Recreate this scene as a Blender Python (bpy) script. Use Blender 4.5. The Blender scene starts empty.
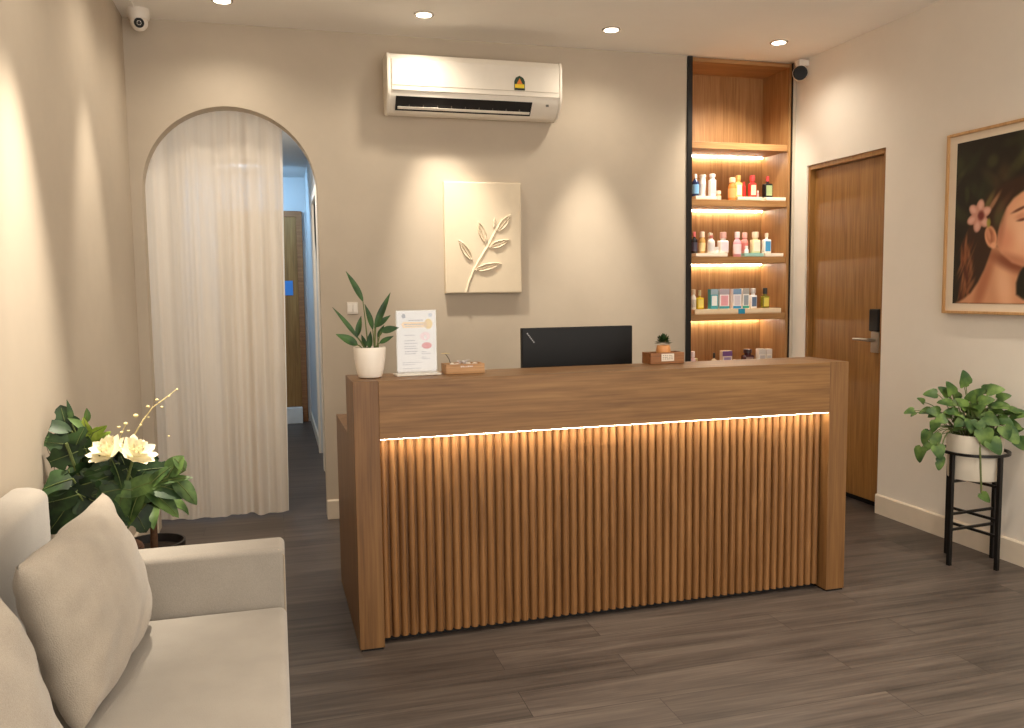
import bpy, bmesh, math, random
from mathutils import Vector, Matrix, Euler
PI = math.pi
rnd = random.Random(7)
SC = bpy.context.scene
COL = SC.collection

# ------------------------------------------------------------------ materials
def srgb(r, g, b):
    f = lambda c: ((c/255+.055)/1.055)**2.4 if c/255 > .04045 else c/255/12.92
    return (f(r), f(g), f(b), 1)

def new_mat(name):
    m = bpy.data.materials.new(name); m.use_nodes = True
    nt = m.node_tree; b = nt.nodes['Principled BSDF']
    return m, nt, b

def N(nt, t, **kw):
    n = nt.nodes.new(t)
    for k, v in kw.items():
        if k in n.inputs: n.inputs[k].default_value = v
        else: setattr(n, k, v)
    return n

def plain(name, col, rough=.5, metal=0, spec=.5, var=.08, vscale=18, bump=0, emit=None, estr=0, sheen=0, coat=0):
    m, nt, b = new_mat(name)
    tc = N(nt, 'ShaderNodeTexCoord'); nz = N(nt, 'ShaderNodeTexNoise', Scale=vscale, Detail=4.0)
    nt.links.new(tc.outputs['Object'], nz.inputs['Vector'])
    r = N(nt, 'ShaderNodeValToRGB')
    lo = tuple(c*(1-var) for c in col[:3])+(1,); hi = tuple(min(1, c*(1+var)) for c in col[:3])+(1,)
    r.color_ramp.elements[0].color = lo; r.color_ramp.elements[1].color = hi
    r.color_ramp.elements[0].position = .3; r.color_ramp.elements[1].position = .7
    nt.links.new(nz.outputs['Fac'], r.inputs['Fac']); nt.links.new(r.outputs['Color'], b.inputs['Base Color'])
    b.inputs['Roughness'].default_value = rough; b.inputs['Metallic'].default_value = metal
    b.inputs['Specular IOR Level'].default_value = spec
    if sheen: b.inputs['Sheen Weight'].default_value = sheen
    if coat: b.inputs['Coat Weight'].default_value = coat
    if bump:
        bp = N(nt, 'ShaderNodeBump', Strength=bump, Distance=.002); nt.links.new(nz.outputs['Fac'], bp.inputs['Height'])
        nt.links.new(bp.outputs['Normal'], b.inputs['Normal'])
    if emit:
        b.inputs['Emission Color'].default_value = emit; b.inputs['Emission Strength'].default_value = estr
    return m

def wood(name, dark, mid, light, axis=0, rough=.45, scale=1.0, spec=.4):
    m, nt, b = new_mat(name)
    tc = N(nt, 'ShaderNodeTexCoord')
    def mapped(a, s):
        mp = N(nt, 'ShaderNodeMapping'); sc = [s, s, s]; sc[axis] = s*a
        mp.inputs['Scale'].default_value = sc; nt.links.new(tc.outputs['Object'], mp.inputs['Vector']); return mp
    m1 = mapped(.07, 22*scale); m2 = mapped(.03, 110*scale)
    n1 = N(nt, 'ShaderNodeTexNoise', Scale=1.0, Detail=5.0, Distortion=.7, Roughness=.6)
    n2 = N(nt, 'ShaderNodeTexNoise', Scale=1.0, Detail=3.0)
    nt.links.new(m1.outputs[0], n1.inputs['Vector']); nt.links.new(m2.outputs[0], n2.inputs['Vector'])
    ad = N(nt, 'ShaderNodeMath', operation='MULTIPLY_ADD'); ad.inputs[1].default_value = .45
    sb = N(nt, 'ShaderNodeMath', operation='MULTIPLY'); sb.inputs[1].default_value = .6
    nt.links.new(n1.outputs['Fac'], sb.inputs[0]); nt.links.new(n2.outputs['Fac'], ad.inputs[0]); nt.links.new(sb.outputs[0], ad.inputs[2])
    r = N(nt, 'ShaderNodeValToRGB'); e = r.color_ramp.elements
    e[0].position = .36; e[0].color = dark; e[1].position = .7; e[1].color = light
    k = e.new(.53); k.color = mid
    nt.links.new(ad.outputs[0], r.inputs['Fac']); nt.links.new(r.outputs['Color'], b.inputs['Base Color'])
    bp = N(nt, 'ShaderNodeBump', Strength=.12, Distance=.001); nt.links.new(n2.outputs['Fac'], bp.inputs['Height']); nt.links.new(bp.outputs['Normal'], b.inputs['Normal'])
    b.inputs['Roughness'].default_value = rough; b.inputs['Specular IOR Level'].default_value = spec
    return m

def plaster(name, col, var=.05):
    m, nt, b = new_mat(name)
    tc = N(nt, 'ShaderNodeTexCoord'); n1 = N(nt, 'ShaderNodeTexNoise', Scale=2.2, Detail=6.0, Roughness=.62)
    n2 = N(nt, 'ShaderNodeTexNoise', Scale=60.0, Detail=3.0)
    nt.links.new(tc.outputs['Object'], n1.inputs['Vector']); nt.links.new(tc.outputs['Object'], n2.inputs['Vector'])
    r = N(nt, 'ShaderNodeValToRGB')
    r.color_ramp.elements[0].position = .3; r.color_ramp.elements[1].position = .7
    r.color_ramp.elements[0].color = tuple(c*(1-var) for c in col[:3])+(1,); r.color_ramp.elements[1].color = tuple(min(1, c*(1+var)) for c in col[:3])+(1,)
    nt.links.new(n1.outputs['Fac'], r.inputs['Fac']); nt.links.new(r.outputs['Color'], b.inputs['Base Color'])
    bp = N(nt, 'ShaderNodeBump', Strength=.06, Distance=.002); nt.links.new(n2.outputs['Fac'], bp.inputs['Height']); nt.links.new(bp.outputs['Normal'], b.inputs['Normal'])
    b.inputs['Roughness'].default_value = .85; b.inputs['Specular IOR Level'].default_value = .2
    return m

def floor_mat():
    m, nt, b = new_mat('dark_wood_planks')
    tc = N(nt, 'ShaderNodeTexCoord')
    br = N(nt, 'ShaderNodeTexBrick', offset=.37, offset_frequency=2)
    br.inputs['Scale'].default_value = 1.0; br.inputs['Mortar Size'].default_value = .0012; br.inputs['Mortar Smooth'].default_value = .1
    br.inputs['Brick Width'].default_value = 1.22; br.inputs['Row Height'].default_value = .182; br.inputs['Bias'].default_value = 0
    br.inputs['Color1'].default_value = (.25, .25, .25, 1); br.inputs['Color2'].default_value = (.75, .75, .75, 1); br.inputs['Mortar'].default_value = (0, 0, 0, 1)
    nt.links.new(tc.outputs['Object'], br.inputs['Vector'])
    # shift the grain from plank to plank
    sep = N(nt, 'ShaderNodeSeparateColor'); nt.links.new(br.outputs['Color'], sep.inputs[0])
    mul = N(nt, 'ShaderNodeMath', operation='MULTIPLY'); mul.inputs[1].default_value = 37.0; nt.links.new(sep.outputs[0], mul.inputs[0])
    cmb = N(nt, 'ShaderNodeCombineXYZ'); nt.links.new(mul.outputs[0], cmb.inputs[0]); nt.links.new(mul.outputs[0], cmb.inputs[2])
    va = N(nt, 'ShaderNodeVectorMath', operation='ADD'); nt.links.new(tc.outputs['Object'], va.inputs[0]); nt.links.new(cmb.outputs[0], va.inputs[1])
    mp = N(nt, 'ShaderNodeMapping'); mp.inputs['Scale'].default_value = (1.3, 17, 17); nt.links.new(va.outputs[0], mp.inputs['Vector'])
    mp2 = N(nt, 'ShaderNodeMapping'); mp2.inputs['Scale'].default_value = (3.0, 95, 95); nt.links.new(va.outputs[0], mp2.inputs['Vector'])
    n1 = N(nt, 'ShaderNodeTexNoise', Scale=1.0, Detail=6.0, Distortion=.8, Roughness=.6); nt.links.new(mp.outputs[0], n1.inputs['Vector'])
    n2 = N(nt, 'ShaderNodeTexNoise', Scale=1.0, Detail=3.0); nt.links.new(mp2.outputs[0], n2.inputs['Vector'])
    mx = N(nt, 'ShaderNodeMath', operation='MULTIPLY_ADD'); mx.inputs[1].default_value = .35; nt.links.new(n2.outputs['Fac'], mx.inputs[0])
    s1 = N(nt, 'ShaderNodeMath', operation='MULTIPLY'); s1.inputs[1].default_value = .65; nt.links.new(n1.outputs['Fac'], s1.inputs[0]); nt.links.new(s1.outputs[0], mx.inputs[2])
    r = N(nt, 'ShaderNodeValToRGB'); e = r.color_ramp.elements
    e[0].position = .33; e[0].color = FLOOR[0]; e[1].position = .7; e[1].color = FLOOR[2]
    k = e.new(.5); k.color = FLOOR[1]
    nt.links.new(mx.outputs[0], r.inputs['Fac'])
    # tone differs a little from plank to plank
    tone = N(nt, 'ShaderNodeMapRange'); tone.inputs['From Min'].default_value = .2; tone.inputs['From Max'].default_value = .8; tone.inputs['To Min'].default_value = .82; tone.inputs['To Max'].default_value = 1.15
    nt.links.new(sep.outputs[0], tone.inputs['Value'])
    vm = N(nt, 'ShaderNodeVectorMath', operation='SCALE'); nt.links.new(r.outputs['Color'], vm.inputs[0]); nt.links.new(tone.outputs[0], vm.inputs['Scale'])
    seam = N(nt, 'ShaderNodeMix', data_type='RGBA'); nt.links.new(br.outputs['Fac'], seam.inputs[0]); nt.links.new(vm.outputs[0], seam.inputs[6]); seam.inputs[7].default_value = tuple(c*.45 for c in FLOOR[0][:3])+(1,)
    nt.links.new(seam.outputs[2], b.inputs['Base Color'])
    bp = N(nt, 'ShaderNodeBump', Strength=.15, Distance=.001); nt.links.new(n2.outputs['Fac'], bp.inputs['Height']); nt.links.new(bp.outputs['Normal'], b.inputs['Normal'])
    b.inputs['Roughness'].default_value = .42; b.inputs['Specular IOR Level'].default_value = .38
    return m

def fabric(name, col, var=.09, bump=.5):
    m, nt, b = new_mat(name)
    tc = N(nt, 'ShaderNodeTexCoord')
    n1 = N(nt, 'ShaderNodeTexNoise', Scale=9.0, Detail=5.0); n2 = N(nt, 'ShaderNodeTexNoise', Scale=350.0, Detail=2.0)
    for n in (n1, n2): nt.links.new(tc.outputs['Object'], n.inputs['Vector'])
    s = N(nt, 'ShaderNodeMath', operation='MULTIPLY_ADD'); s.inputs[1].default_value = .5
    h = N(nt, 'ShaderNodeMath', operation='MULTIPLY'); h.inputs[1].default_value = .5
    nt.links.new(n2.outputs['Fac'], h.inputs[0]); nt.links.new(n1.outputs['Fac'], s.inputs[0]); nt.links.new(h.outputs[0], s.inputs[2])
    r = N(nt, 'ShaderNodeValToRGB'); r.color_ramp.elements[0].position = .35; r.color_ramp.elements[1].position = .65
    r.color_ramp.elements[0].color = tuple(c*(1-var) for c in col[:3])+(1,); r.color_ramp.elements[1].color = tuple(min(1, c*(1+var)) for c in col[:3])+(1,)
    nt.links.new(s.outputs[0], r.inputs['Fac']); nt.links.new(r.outputs['Color'], b.inputs['Base Color'])
    bp = N(nt, 'ShaderNodeBump', Strength=bump, Distance=.0012); nt.links.new(n2.outputs['Fac'], bp.inputs['Height']); nt.links.new(bp.outputs['Normal'], b.inputs['Normal'])
    b.inputs['Roughness'].default_value = .92; b.inputs['Specular IOR Level'].default_value = .15; b.inputs['Sheen Weight'].default_value = .25
    return m

def leaf_mat(name, dark, light):
    m, nt, b = new_mat(name)
    tc = N(nt, 'ShaderNodeTexCoord'); n1 = N(nt, 'ShaderNodeTexNoise', Scale=16.0, Detail=3.0)
    nt.links.new(tc.outputs['Object'], n1.inputs['Vector'])
    r = N(nt, 'ShaderNodeValToRGB'); r.color_ramp.elements[0].position = .38; r.color_ramp.elements[1].position = .66
    r.color_ramp.elements[0].color = dark; r.color_ramp.elements[1].color = light
    nt.links.new(n1.outputs['Fac'], r.inputs['Fac']); nt.links.new(r.outputs['Color'], b.inputs['Base Color'])
    b.inputs['Roughness'].default_value = .5
    b.inputs['Specular IOR Level'].default_value = .35
    return m

def emissive(name, col, strength):
    m, nt, b = new_mat(name)
    b.inputs['Base Color'].default_value = (.8, .8, .8, 1)
    b.inputs['Emission Color'].default_value = col; b.inputs['Emission Strength'].default_value = strength
    return m

FLOOR = (srgb(50, 44, 40), srgb(76, 67, 61), srgb(98, 88, 80))
M = {}
M['wall'] = plaster('greige_plaster', srgb(192, 179, 161))
M['wall_r'] = plaster('pale_plaster', srgb(230, 222, 210), .03)
M['ceil'] = plaster('ceiling_paint', srgb(244, 240, 233), .02)
M['floor'] = floor_mat()
M['base'] = plain('baseboard_paint', srgb(222, 208, 188), .5, var=.02)
M['corr'] = plaster('corridor_paint', srgb(205, 206, 206), .03)
M['desk'] = wood('oak_veneer_along', srgb(104, 71, 37), srgb(129, 92, 52), srgb(148, 110, 66), 0)
M['desk_v'] = wood('oak_veneer_upright', srgb(94, 63, 33), srgb(116, 81, 45), srgb(132, 95, 55), 2)
M['flute'] = wood('fluted_oak', srgb(102, 68, 36), srgb(126, 87, 49), srgb(144, 103, 62), 2)
M['door'] = wood('door_veneer', srgb(122, 82, 38), srgb(146, 103, 52), srgb(164, 120, 66), 2)
M['shelf'] = wood('shelf_veneer', srgb(134, 94, 54), srgb(158, 116, 72), srgb(176, 134, 88), 2)
M['shelf_x'] = wood('shelf_veneer_along', srgb(134, 94, 54), srgb(158, 116, 72), srgb(176, 134, 88), 0)
M['small_wood'] = wood('small_box_wood', srgb(150, 108, 66), srgb(180, 136, 90), srgb(202, 158, 110), 0, scale=2.5)
M['dark_wood'] = wood('small_box_dark_wood', srgb(118, 74, 42), srgb(148, 98, 58), srgb(166, 116, 74), 0, scale=2.5)
M['frame_wood'] = wood('frame_ash', srgb(176, 132, 84), srgb(196, 152, 102), srgb(210, 170, 120), 2, scale=2)
M['black'] = plain('black_metal', srgb(24, 22, 21), .4, metal=.3, var=.1)
M['black_gap'] = plain('black_shadow_gap', srgb(12, 11, 10), .8)
M['black_plastic'] = plain('black_plastic', srgb(13, 12, 12), .5, var=.05, spec=.3)
M['white_plastic'] = plain('white_plastic', srgb(232, 224, 212), .35, var=.02)
M['ac_white'] = plain('appliance_white', srgb(236, 228, 214), .42, var=.015)
M['ac_dark'] = plain('vent_dark', srgb(20, 16, 14), .7)
M['grey_metal'] = plain('satin_nickel', srgb(168, 160, 148), .3, metal=.9, var=.04)
M['sofa'] = fabric('sofa_linen', srgb(150, 142, 131))
M['cushion'] = fabric('cushion_linen', srgb(160, 149, 134), .14, .9)
M['piping'] = fabric('sofa_seam', srgb(160, 146, 126))
M['ceramic'] = plain('white_ceramic', srgb(236, 226, 212), .35, var=.02)
M['stone_pot'] = plain('pale_stone_pot', srgb(214, 204, 186), .75, var=.06, vscale=9)
M['brown_pot'] = plain('brown_pot', srgb(74, 46, 30), .6, var=.2, vscale=30, bump=.4)
M['dark_pot'] = plain('dark_pot', srgb(30, 24, 22), .5)
M['soil'] = plain('soil', srgb(48, 36, 27), .95, var=.4, vscale=70, bump=.8)
M['leaf_dark'] = leaf_mat('dark_leaf', srgb(20, 36, 18), srgb(50, 76, 36))
M['leaf_mid'] = leaf_mat('mid_leaf', srgb(34, 58, 26), srgb(90, 116, 56))
M['leaf_pothos'] = leaf_mat('pothos_leaf', srgb(46, 76, 32), srgb(104, 130, 62))
M['leaf_light'] = leaf_mat('fresh_leaf', srgb(112, 140, 40), srgb(160, 178, 70))
M['leaf_lance'] = leaf_mat('lance_leaf', srgb(32, 58, 28), srgb(66, 100, 48))
M['stem'] = plain('green_stem', srgb(92, 104, 52), .6, var=.15)
M['trunk'] = plain('brown_stem', srgb(104, 72, 48), .8, var=.2, vscale=60)
M['reed'] = plain('dry_reed', srgb(66, 54, 40), .8)
M['petal'] = plain('cream_petal', srgb(234, 226, 196), .7, var=.04, vscale=30)
M['bud'] = plain('pale_bud', srgb(226, 208, 150), .6, var=.08)
M['relief'] = plain('cream_relief', srgb(220, 204, 178), .7, var=.015)
M['mat_board'] = plain('mat_board', srgb(226, 208, 184), .8, var=.02)
M['paper'] = plain('white_paper', srgb(222, 215, 213), .6, var=.01)
M['led'] = emissive('warm_led', (1, .89, .72, 1), 34)
M['led_desk'] = emissive('desk_led', (1, .88, .70, 1), 46)
M['lamp_glow'] = emissive('downlight_glow', (1, .88, .72, 1), 14)
M['chrome'] = plain('bright_trim', srgb(220, 214, 204), .25, metal=.6, var=.02)

def glass_mat():
    m = bpy.data.materials.new('clear_acrylic'); m.use_nodes = True; nt = m.node_tree; nt.nodes.clear()
    o = N(nt, 'ShaderNodeOutputMaterial'); t = N(nt, 'ShaderNodeBsdfTransparent'); g = N(nt, 'ShaderNodeBsdfGlossy', Roughness=.08)
    t.inputs[0].default_value = (.97, .98, .98, 1)
    mx = N(nt, 'ShaderNodeMixShader'); mx.inputs[0].default_value = .08
    nt.links.new(t.outputs[0], mx.inputs[1]); nt.links.new(g.outputs[0], mx.inputs[2]); nt.links.new(mx.outputs[0], o.inputs[0]); return m
M['acrylic'] = glass_mat()

def sheer_mat():
    m = bpy.data.materials.new('sheer_voile'); m.use_nodes = True; nt = m.node_tree; nt.nodes.clear()
    o = N(nt, 'ShaderNodeOutputMaterial'); d = N(nt, 'ShaderNodeBsdfDiffuse'); t = N(nt, 'ShaderNodeBsdfTranslucent'); tr = N(nt, 'ShaderNodeBsdfTransparent')
    d.inputs[0].default_value = srgb(246, 234, 218); t.inputs[0].default_value = srgb(244, 232, 216)
    tc = N(nt, 'ShaderNodeTexCoord'); mp = N(nt, 'ShaderNodeMapping'); mp.inputs['Scale'].default_value = (30, 1, .6); nz = N(nt, 'ShaderNodeTexNoise', Scale=1.0, Detail=3.0)
    nt.links.new(tc.outputs['Object'], mp.inputs['Vector']); nt.links.new(mp.outputs[0], nz.inputs['Vector'])
    mr = N(nt, 'ShaderNodeMapRange'); mr.inputs['From Min'].default_value = .35; mr.inputs['From Max'].default_value = .7; mr.inputs['To Min'].default_value = .04; mr.inputs['To Max'].default_value = .15
    nt.links.new(nz.outputs['Fac'], mr.inputs['Value'])
    a = N(nt, 'ShaderNodeMixShader'); a.inputs[0].default_value = .40
    nt.links.new(d.outputs[0], a.inputs[1]); nt.links.new(t.outputs[0], a.inputs[2])
    c = N(nt, 'ShaderNodeMixShader'); nt.links.new(mr.outputs[0], c.inputs[0]); nt.links.new(a.outputs[0], c.inputs[1]); nt.links.new(tr.outputs[0], c.inputs[2])
    nt.links.new(c.outputs[0], o.inputs[0]); return m
M['sheer'] = sheer_mat()

_cc = {}
def paint(rgb, rough=.4, metal=0):
    k = (rgb, rough, metal)
    if k not in _cc:
        _cc[k] = plain('paint_%d_%d_%d' % rgb, srgb(*rgb), rough, metal=metal, var=.04)
    return _cc[k]

# ------------------------------------------------------------------ mesh helpers
class MB:
    def __init__(s): s.v = []; s.f = []
    def add(s, v, f):
        b = len(s.v); s.v += [tuple(x) for x in v]; s.f += [tuple(i+b for i in q) for q in f]; return s
    def box(s, x0, x1, y0, y1, z0, z1):
        v = [(x, y, z) for z in (z0, z1) for y in (y0, y1) for x in (x0, x1)]
        return s.add(v, [(0, 2, 3, 1), (4, 5, 7, 6), (0, 1, 5, 4), (2, 6, 7, 3), (0, 4, 6, 2), (1, 3, 7, 5)])
    def prism(s, pts, axis, a0, a1):
        """polygon pts (2D) in the two other axes, extruded along axis"""
        n = len(pts)
        def P(p, a):
            q = [p[0], p[1]]; q.insert(axis, a); return q
        v = [P(p, a0) for p in pts]+[P(p, a1) for p in pts]
        f = [tuple(range(n))[::-1], tuple(range(n, 2*n))]+[(i, (i+1) % n, n+(i+1) % n, n+i) for i in range(n)]
        return s.add(v, f)
    def lathe(s, prof, c=(0, 0, 0), n=24, axis=2):
        v = []; f = []
        for r, z in prof:
            for i in range(n):
                a = 2*PI*i/n; q = [r*math.cos(a), r*math.sin(a)]; q.insert(axis, z)
                v.append((q[0]+c[0], q[1]+c[1], q[2]+c[2]))
        m = len(prof)
        for k in range(m-1):
            for i in range(n):
                j = (i+1) % n; f.append((k*n+i, k*n+j, (k+1)*n+j, (k+1)*n+i))
        f.append(tuple(range(n))[::-1]); f.append(tuple((m-1)*n+i for i in range(n)))
        return s.add(v, f)
    def tube(s, pts, r, n=8):
        pts = [Vector(p) for p in pts]; v = []; f = []
        m = len(pts); up = Vector((.13, .21, 1)).normalized()
        for k, p in enumerate(pts):
            t = (pts[min(k+1, m-1)]-pts[max(k-1, 0)]).normalized()
            a = t.cross(up)
            if a.length < .05: a = t.cross(Vector((1, 0, 0)))
            a.normalize(); b = t.cross(a); rr = r[k] if isinstance(r, (list, tuple)) else r
            for i in range(n):
                w = 2*PI*i/n; v.append(p+a*(rr*math.cos(w))+b*(rr*math.sin(w)))
        for k in range(m-1):
            for i in range(n):
                j = (i+1) % n; f.append((k*n+i, k*n+j, (k+1)*n+j, (k+1)*n+i))
        f.append(tuple(range(n))[::-1]); f.append(tuple((m-1)*n+i for i in range(n)))
        return s.add(v, f)
    def ball(s, c, r, n=10, sq=(1, 1, 1)):
        v = []; f = []; h = n//2+1
        for k in range(h+1):
            t = PI*k/h
            for i in range(n):
                a = 2*PI*i/n; v.append((c[0]+r*sq[0]*math.sin(t)*math.cos(a), c[1]+r*sq[1]*math.sin(t)*math.sin(a), c[2]+r*sq[2]*math.cos(t)))
        for k in range(h):
            for i in range(n):
                j = (i+1) % n; f.append((k*n+i, (k+1)*n+i, (k+1)*n+j, k*n+j))
        return s.add(v, f)
    def build(s, name, mat, parent=None, smooth=False, bevel=0, seg=2, loc=None, angle=35):
        me = bpy.data.meshes.new(name); me.from_pydata(s.v, [], s.f)
        bm = bmesh.new(); bm.from_mesh(me); bmesh.ops.remove_doubles(bm, verts=bm.verts, dist=1e-6)
        bmesh.ops.recalc_face_normals(bm, faces=bm.faces)
        if bevel:
            ed = [e for e in bm.edges if len(e.link_faces) == 2 and e.calc_face_angle(0) > math.radians(angle)]
            bmesh.ops.bevel(bm, geom=ed, offset=bevel, segments=seg, profile=.5, affect='EDGES', clamp_overlap=True)
        if smooth:
            for fc in bm.faces: fc.smooth = True
            for e in bm.edges:
                if len(e.link_faces) == 2 and e.calc_face_angle(0) > math.radians(42): e.smooth = False
        bm.to_mesh(me); bm.free()
        o = bpy.data.objects.new(name, me); COL.objects.link(o); me.materials.append(mat)
        if parent: o.parent = parent
        if loc: o.location = loc
        return o

def tag(o, label, cat, group=None, kind=None):
    o['label'] = label; o['category'] = cat
    if group: o['group'] = group
    if kind: o['kind'] = kind
    return o
def thing(name, label, cat, loc=(0, 0, 0), rz=0, group=None, kind=None):
    o = bpy.data.objects.new(name, None); COL.objects.link(o); o.location = loc; o.rotation_euler = (0, 0, rz); o.empty_display_size = .1
    return tag(o, label, cat, group, kind)
def struct(name, mb, mat, label, cat, **kw):
    return tag(mb.build(name, mat, **kw), label, cat, kind='structure')
def Box(x0, x1, y0, y1, z0, z1): return MB().box(x0, x1, y0, y1, z0, z1)

# ------------------------------------------------------------------ room
YB, ZC, XL, XR = 5.246, 2.939, -.768, 3.535
WT = .12; YI = YB+WT; Y0 = -.9; YE = 9.4; XC = .34
struct('floor', Box(XL-.3, XR+.3, Y0, YE+.2, -.06, 0), M['floor'], 'dark grey-brown wood plank floor of the reception room', 'floor')
struct('ceiling', Box(XL-.12, XR+.12, Y0, YI, ZC, ZC+.08), M['ceil'], 'plain cream painted ceiling with recessed downlights', 'ceiling')
struct('wall_left', Box(XL-.12, XL, Y0, YI, 0, ZC), M['wall'], 'greige plastered wall beside the sofa', 'wall')
# back wall with the arch opening
AX, AW, AS, AR = -.221, .486, 1.995, .482
wb = MB()
wb.box(XL, AX-AW, YB, YI, 0, ZC); wb.box(AX+AW, 2.697, YB, YI, 0, ZC)
nA = 40
prof = [(AX-AW*math.cos(PI*i/nA), AS+AR*math.sin(PI*i/nA)) for i in range(nA+1)]
for i in range(nA):
    (xa, za), (xb, zb) = prof[i], prof[i+1]
    v = [(xa, YB, za), (xb, YB, zb), (xb, YB, ZC), (xa, YB, ZC), (xa, YI, za), (xb, YI, zb), (xb, YI, ZC), (xa, YI, ZC)]
    wb.add(v, [(0, 1, 2, 3), (7, 6, 5, 4), (0, 4, 5, 1), (3, 2, 6, 7)])
wb.box(3.503, XR, YB, YI, 0, ZC)
struct('wall_back', wb, M['wall'], 'greige plastered wall with the arched opening behind the desk', 'wall')
# right wall with door recess
DY0, DY1, DZ = 4.328, 5.107, 2.22
wr = MB().box(XR, XR+.12, Y0, DY0, 0, ZC).box(XR, XR+.12, DY1, YI, 0, ZC).box(XR, XR+.12, DY0, DY1, DZ, ZC)
struct('wall_right', wr, M['wall_r'], 'pale cream wall with the wooden door and framed portrait', 'wall')
bb = lambda pts, a, a0, a1: MB().prism(pts, a, a0, a1)
bp_r = [(XR-.014, 0), (XR-.0005, 0), (XR-.0005, .12), (XR-.008, .12), (XR-.014, .112)]
struct('baseboard_right', bb(bp_r, 1, Y0, DY0).prism(bp_r, 1, DY1, YB-.0005), M['base'], 'cream baseboard below the framed portrait', 'baseboard')
bp_l = [(XL+.0005, 0), (XL+.014, 0), (XL+.014, .112), (XL+.008, .12), (XL+.0005, .12)]
struct('baseboard_left', bb(bp_l, 1, Y0, YB-.0005), M['wall'], 'greige baseboard behind the sofa', 'baseboard')
bp_b = [(YB-.014, 0), (YB-.0005, 0), (YB-.0005, .12), (YB-.008, .12), (YB-.014, .112)]
struct('baseboard_back', bb(bp_b, 0, AX+AW, 2.69).prism(bp_b, 0, XL+.015, AX-AW), M['base'], 'cream baseboard at the foot of the arch wall', 'baseboard')

# the corridor seen through the arch
cw = MB().box(XC, XC+.1, YI, 6.75, 0, 2.62).box(XC, XC+.1, 7.45, YE, 0, 2.62).box(XC, XC+.1, 6.75, 7.45, 2.15, 2.62)
struct('wall_corridor_right', cw, M['corr'], 'white corridor wall seen through the arch', 'wall')
struct('wall_corridor_left', Box(-.86, -.78, YI, YE, 0, 2.62), M['corr'], 'white corridor wall hidden behind the sheer curtain', 'wall')
struct('wall_corridor_end', Box(-.86, XC+.1, YE, YE+.1, 0, 2.62), M['corr'], 'far corridor wall holding the brown door', 'wall')
struct('ceiling_corridor', Box(-.86, XC+.1, YI, YE+.1, 2.62, 2.7), M['corr'], 'white ceiling of the corridor beyond the arch', 'ceiling')
struct('baseboard_corridor', Box(XC-.013, XC-.0005, YI, 6.74, 0, .1).box(XC-.013, XC-.0005, 7.52, YE-.001, 0, .1), M['base'], 'white baseboard along the corridor wall', 'baseboard')
d2 = thing('door_2', 'brown wooden door at the far end of the corridor', 'door', (.0, YE, 0), kind='structure')
Box(-.55, .24, -.04, -.005, .02, 2.2).build('door_leaf', M['door'], d2, bevel=.003)
Box(.24, .30, -.05, -.001, 0, 2.26).box(-.55, .24, -.05, -.001, 2.2, 2.26).build('door_frame', M['dark_wood'], d2, bevel=.003)
tag(Box(.10, .185, YE-.048, YE-.042, 1.37, 1.525).build('door_sign', paint((60, 130, 200)), bevel=.002), 'small blue notice on the brown corridor door', 'sign')
tag(Box(-.3, .24, YE-.16, YE-.06, 0, .17).build('threshold_step', paint((225, 225, 220)), bevel=.006), 'low white box step at the foot of the corridor door', 'step')
d3 = thing('door_3', 'white open door frame in the corridor wall', 'door', (XC, 7.1, 0), kind='structure')
Box(-.02, .11, -.42, -.35, 0, 2.22).box(-.02, .11, .35, .42, 0, 2.22).box(-.02, .11, -.35, .35, 2.15, 2.22).build('door_frame', M['white_plastic'], d3, bevel=.004)
Box(.06, .1, -.348, .348, .01, 2.148).build('door_leaf', M['corr'], d3, bevel=.003)

# door in the right wall
d1 = thing('door_1', 'honey brown wooden door in the pale wall beside the shelves', 'door', (XR, (DY0+DY1)/2, 0), kind='structure')
hw = (DY1-DY0)/2
Box(.045, .085, -hw+.028, hw-.03, .045, DZ-.035).build('door_leaf', M['door'], d1, bevel=.002)
Box(.01, .118, hw-.027, hw-.001, 0, DZ-.001).box(.01, .118, -hw+.001, -hw+.025, 0, DZ-.001).box(.01, .118, -hw+.025, hw-.027, DZ-.032, DZ-.001).build('door_frame', M['door'], d1, bevel=.002)
Box(.09, .115, -hw+.02, hw-.02, 0, .06).build('bottom_gap', M['black_gap'], d1)
lk = Box(.02, .044, -.345, -.27, .985, 1.115).build('lock_plate', M['grey_metal'], d1, bevel=.004)
Box(.006, .044, -.349, -.265, 1.118, 1.255).build('keypad', M['black_plastic'], d1, bevel=.008)
hd = MB().tube([(.02, -.306, 1.065), (-.03, -.306, 1.065)], .011, 12).tube([(-.03, -.312, 1.065), (-.032, -.24, 1.067), (-.03, -.17, 1.065)], [.010, .009, .008], 12)
hd.build('handle', M['grey_metal'], d1, smooth=True)

# ------------------------------------------------------------------ reception desk
desk = thing('reception_desk', 'oak reception desk with fluted front and glowing light strip', 'desk', (.2699, 3.2223, 0), math.radians(.7088))
DW, DH, PW, LW = 2.2156, 1.0595, .097, .82
prof = [(0, .008), (.84, .008), (.84, LW), (.29, LW), (.29, DH), (0, DH)]
for u0, u1 in ((0, PW), (DW-PW, DW)):
    MB().prism(prof, 0, u0, u1).build('side_panel', M['desk_v'], desk, bevel=.0015)
    Box(u0+.006, u1-.006, .004, .82, 0, .0085).build('foot_gap_shade', M['black_gap'], desk)  # black strip paints the shade of the gap under the side panel
Box(PW, DW-PW, 0, .03, .832, DH).build('front_fascia', M['desk'], desk, bevel=.0015)
Box(PW, DW-PW, .03, .29, DH-.022, DH).build('counter_top', M['desk'], desk, bevel=.001)
Box(PW, DW-PW, .27, .29, .03, DH-.022).build('back_panel', M['desk'], desk)
Box(PW, DW-PW, .29, .84, LW-.025, LW).build('work_surface', M['desk'], desk, bevel=.0015)
Box(PW, DW-PW, .09, .12, 0, .035).build('plinth', M['black_gap'], desk)
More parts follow.
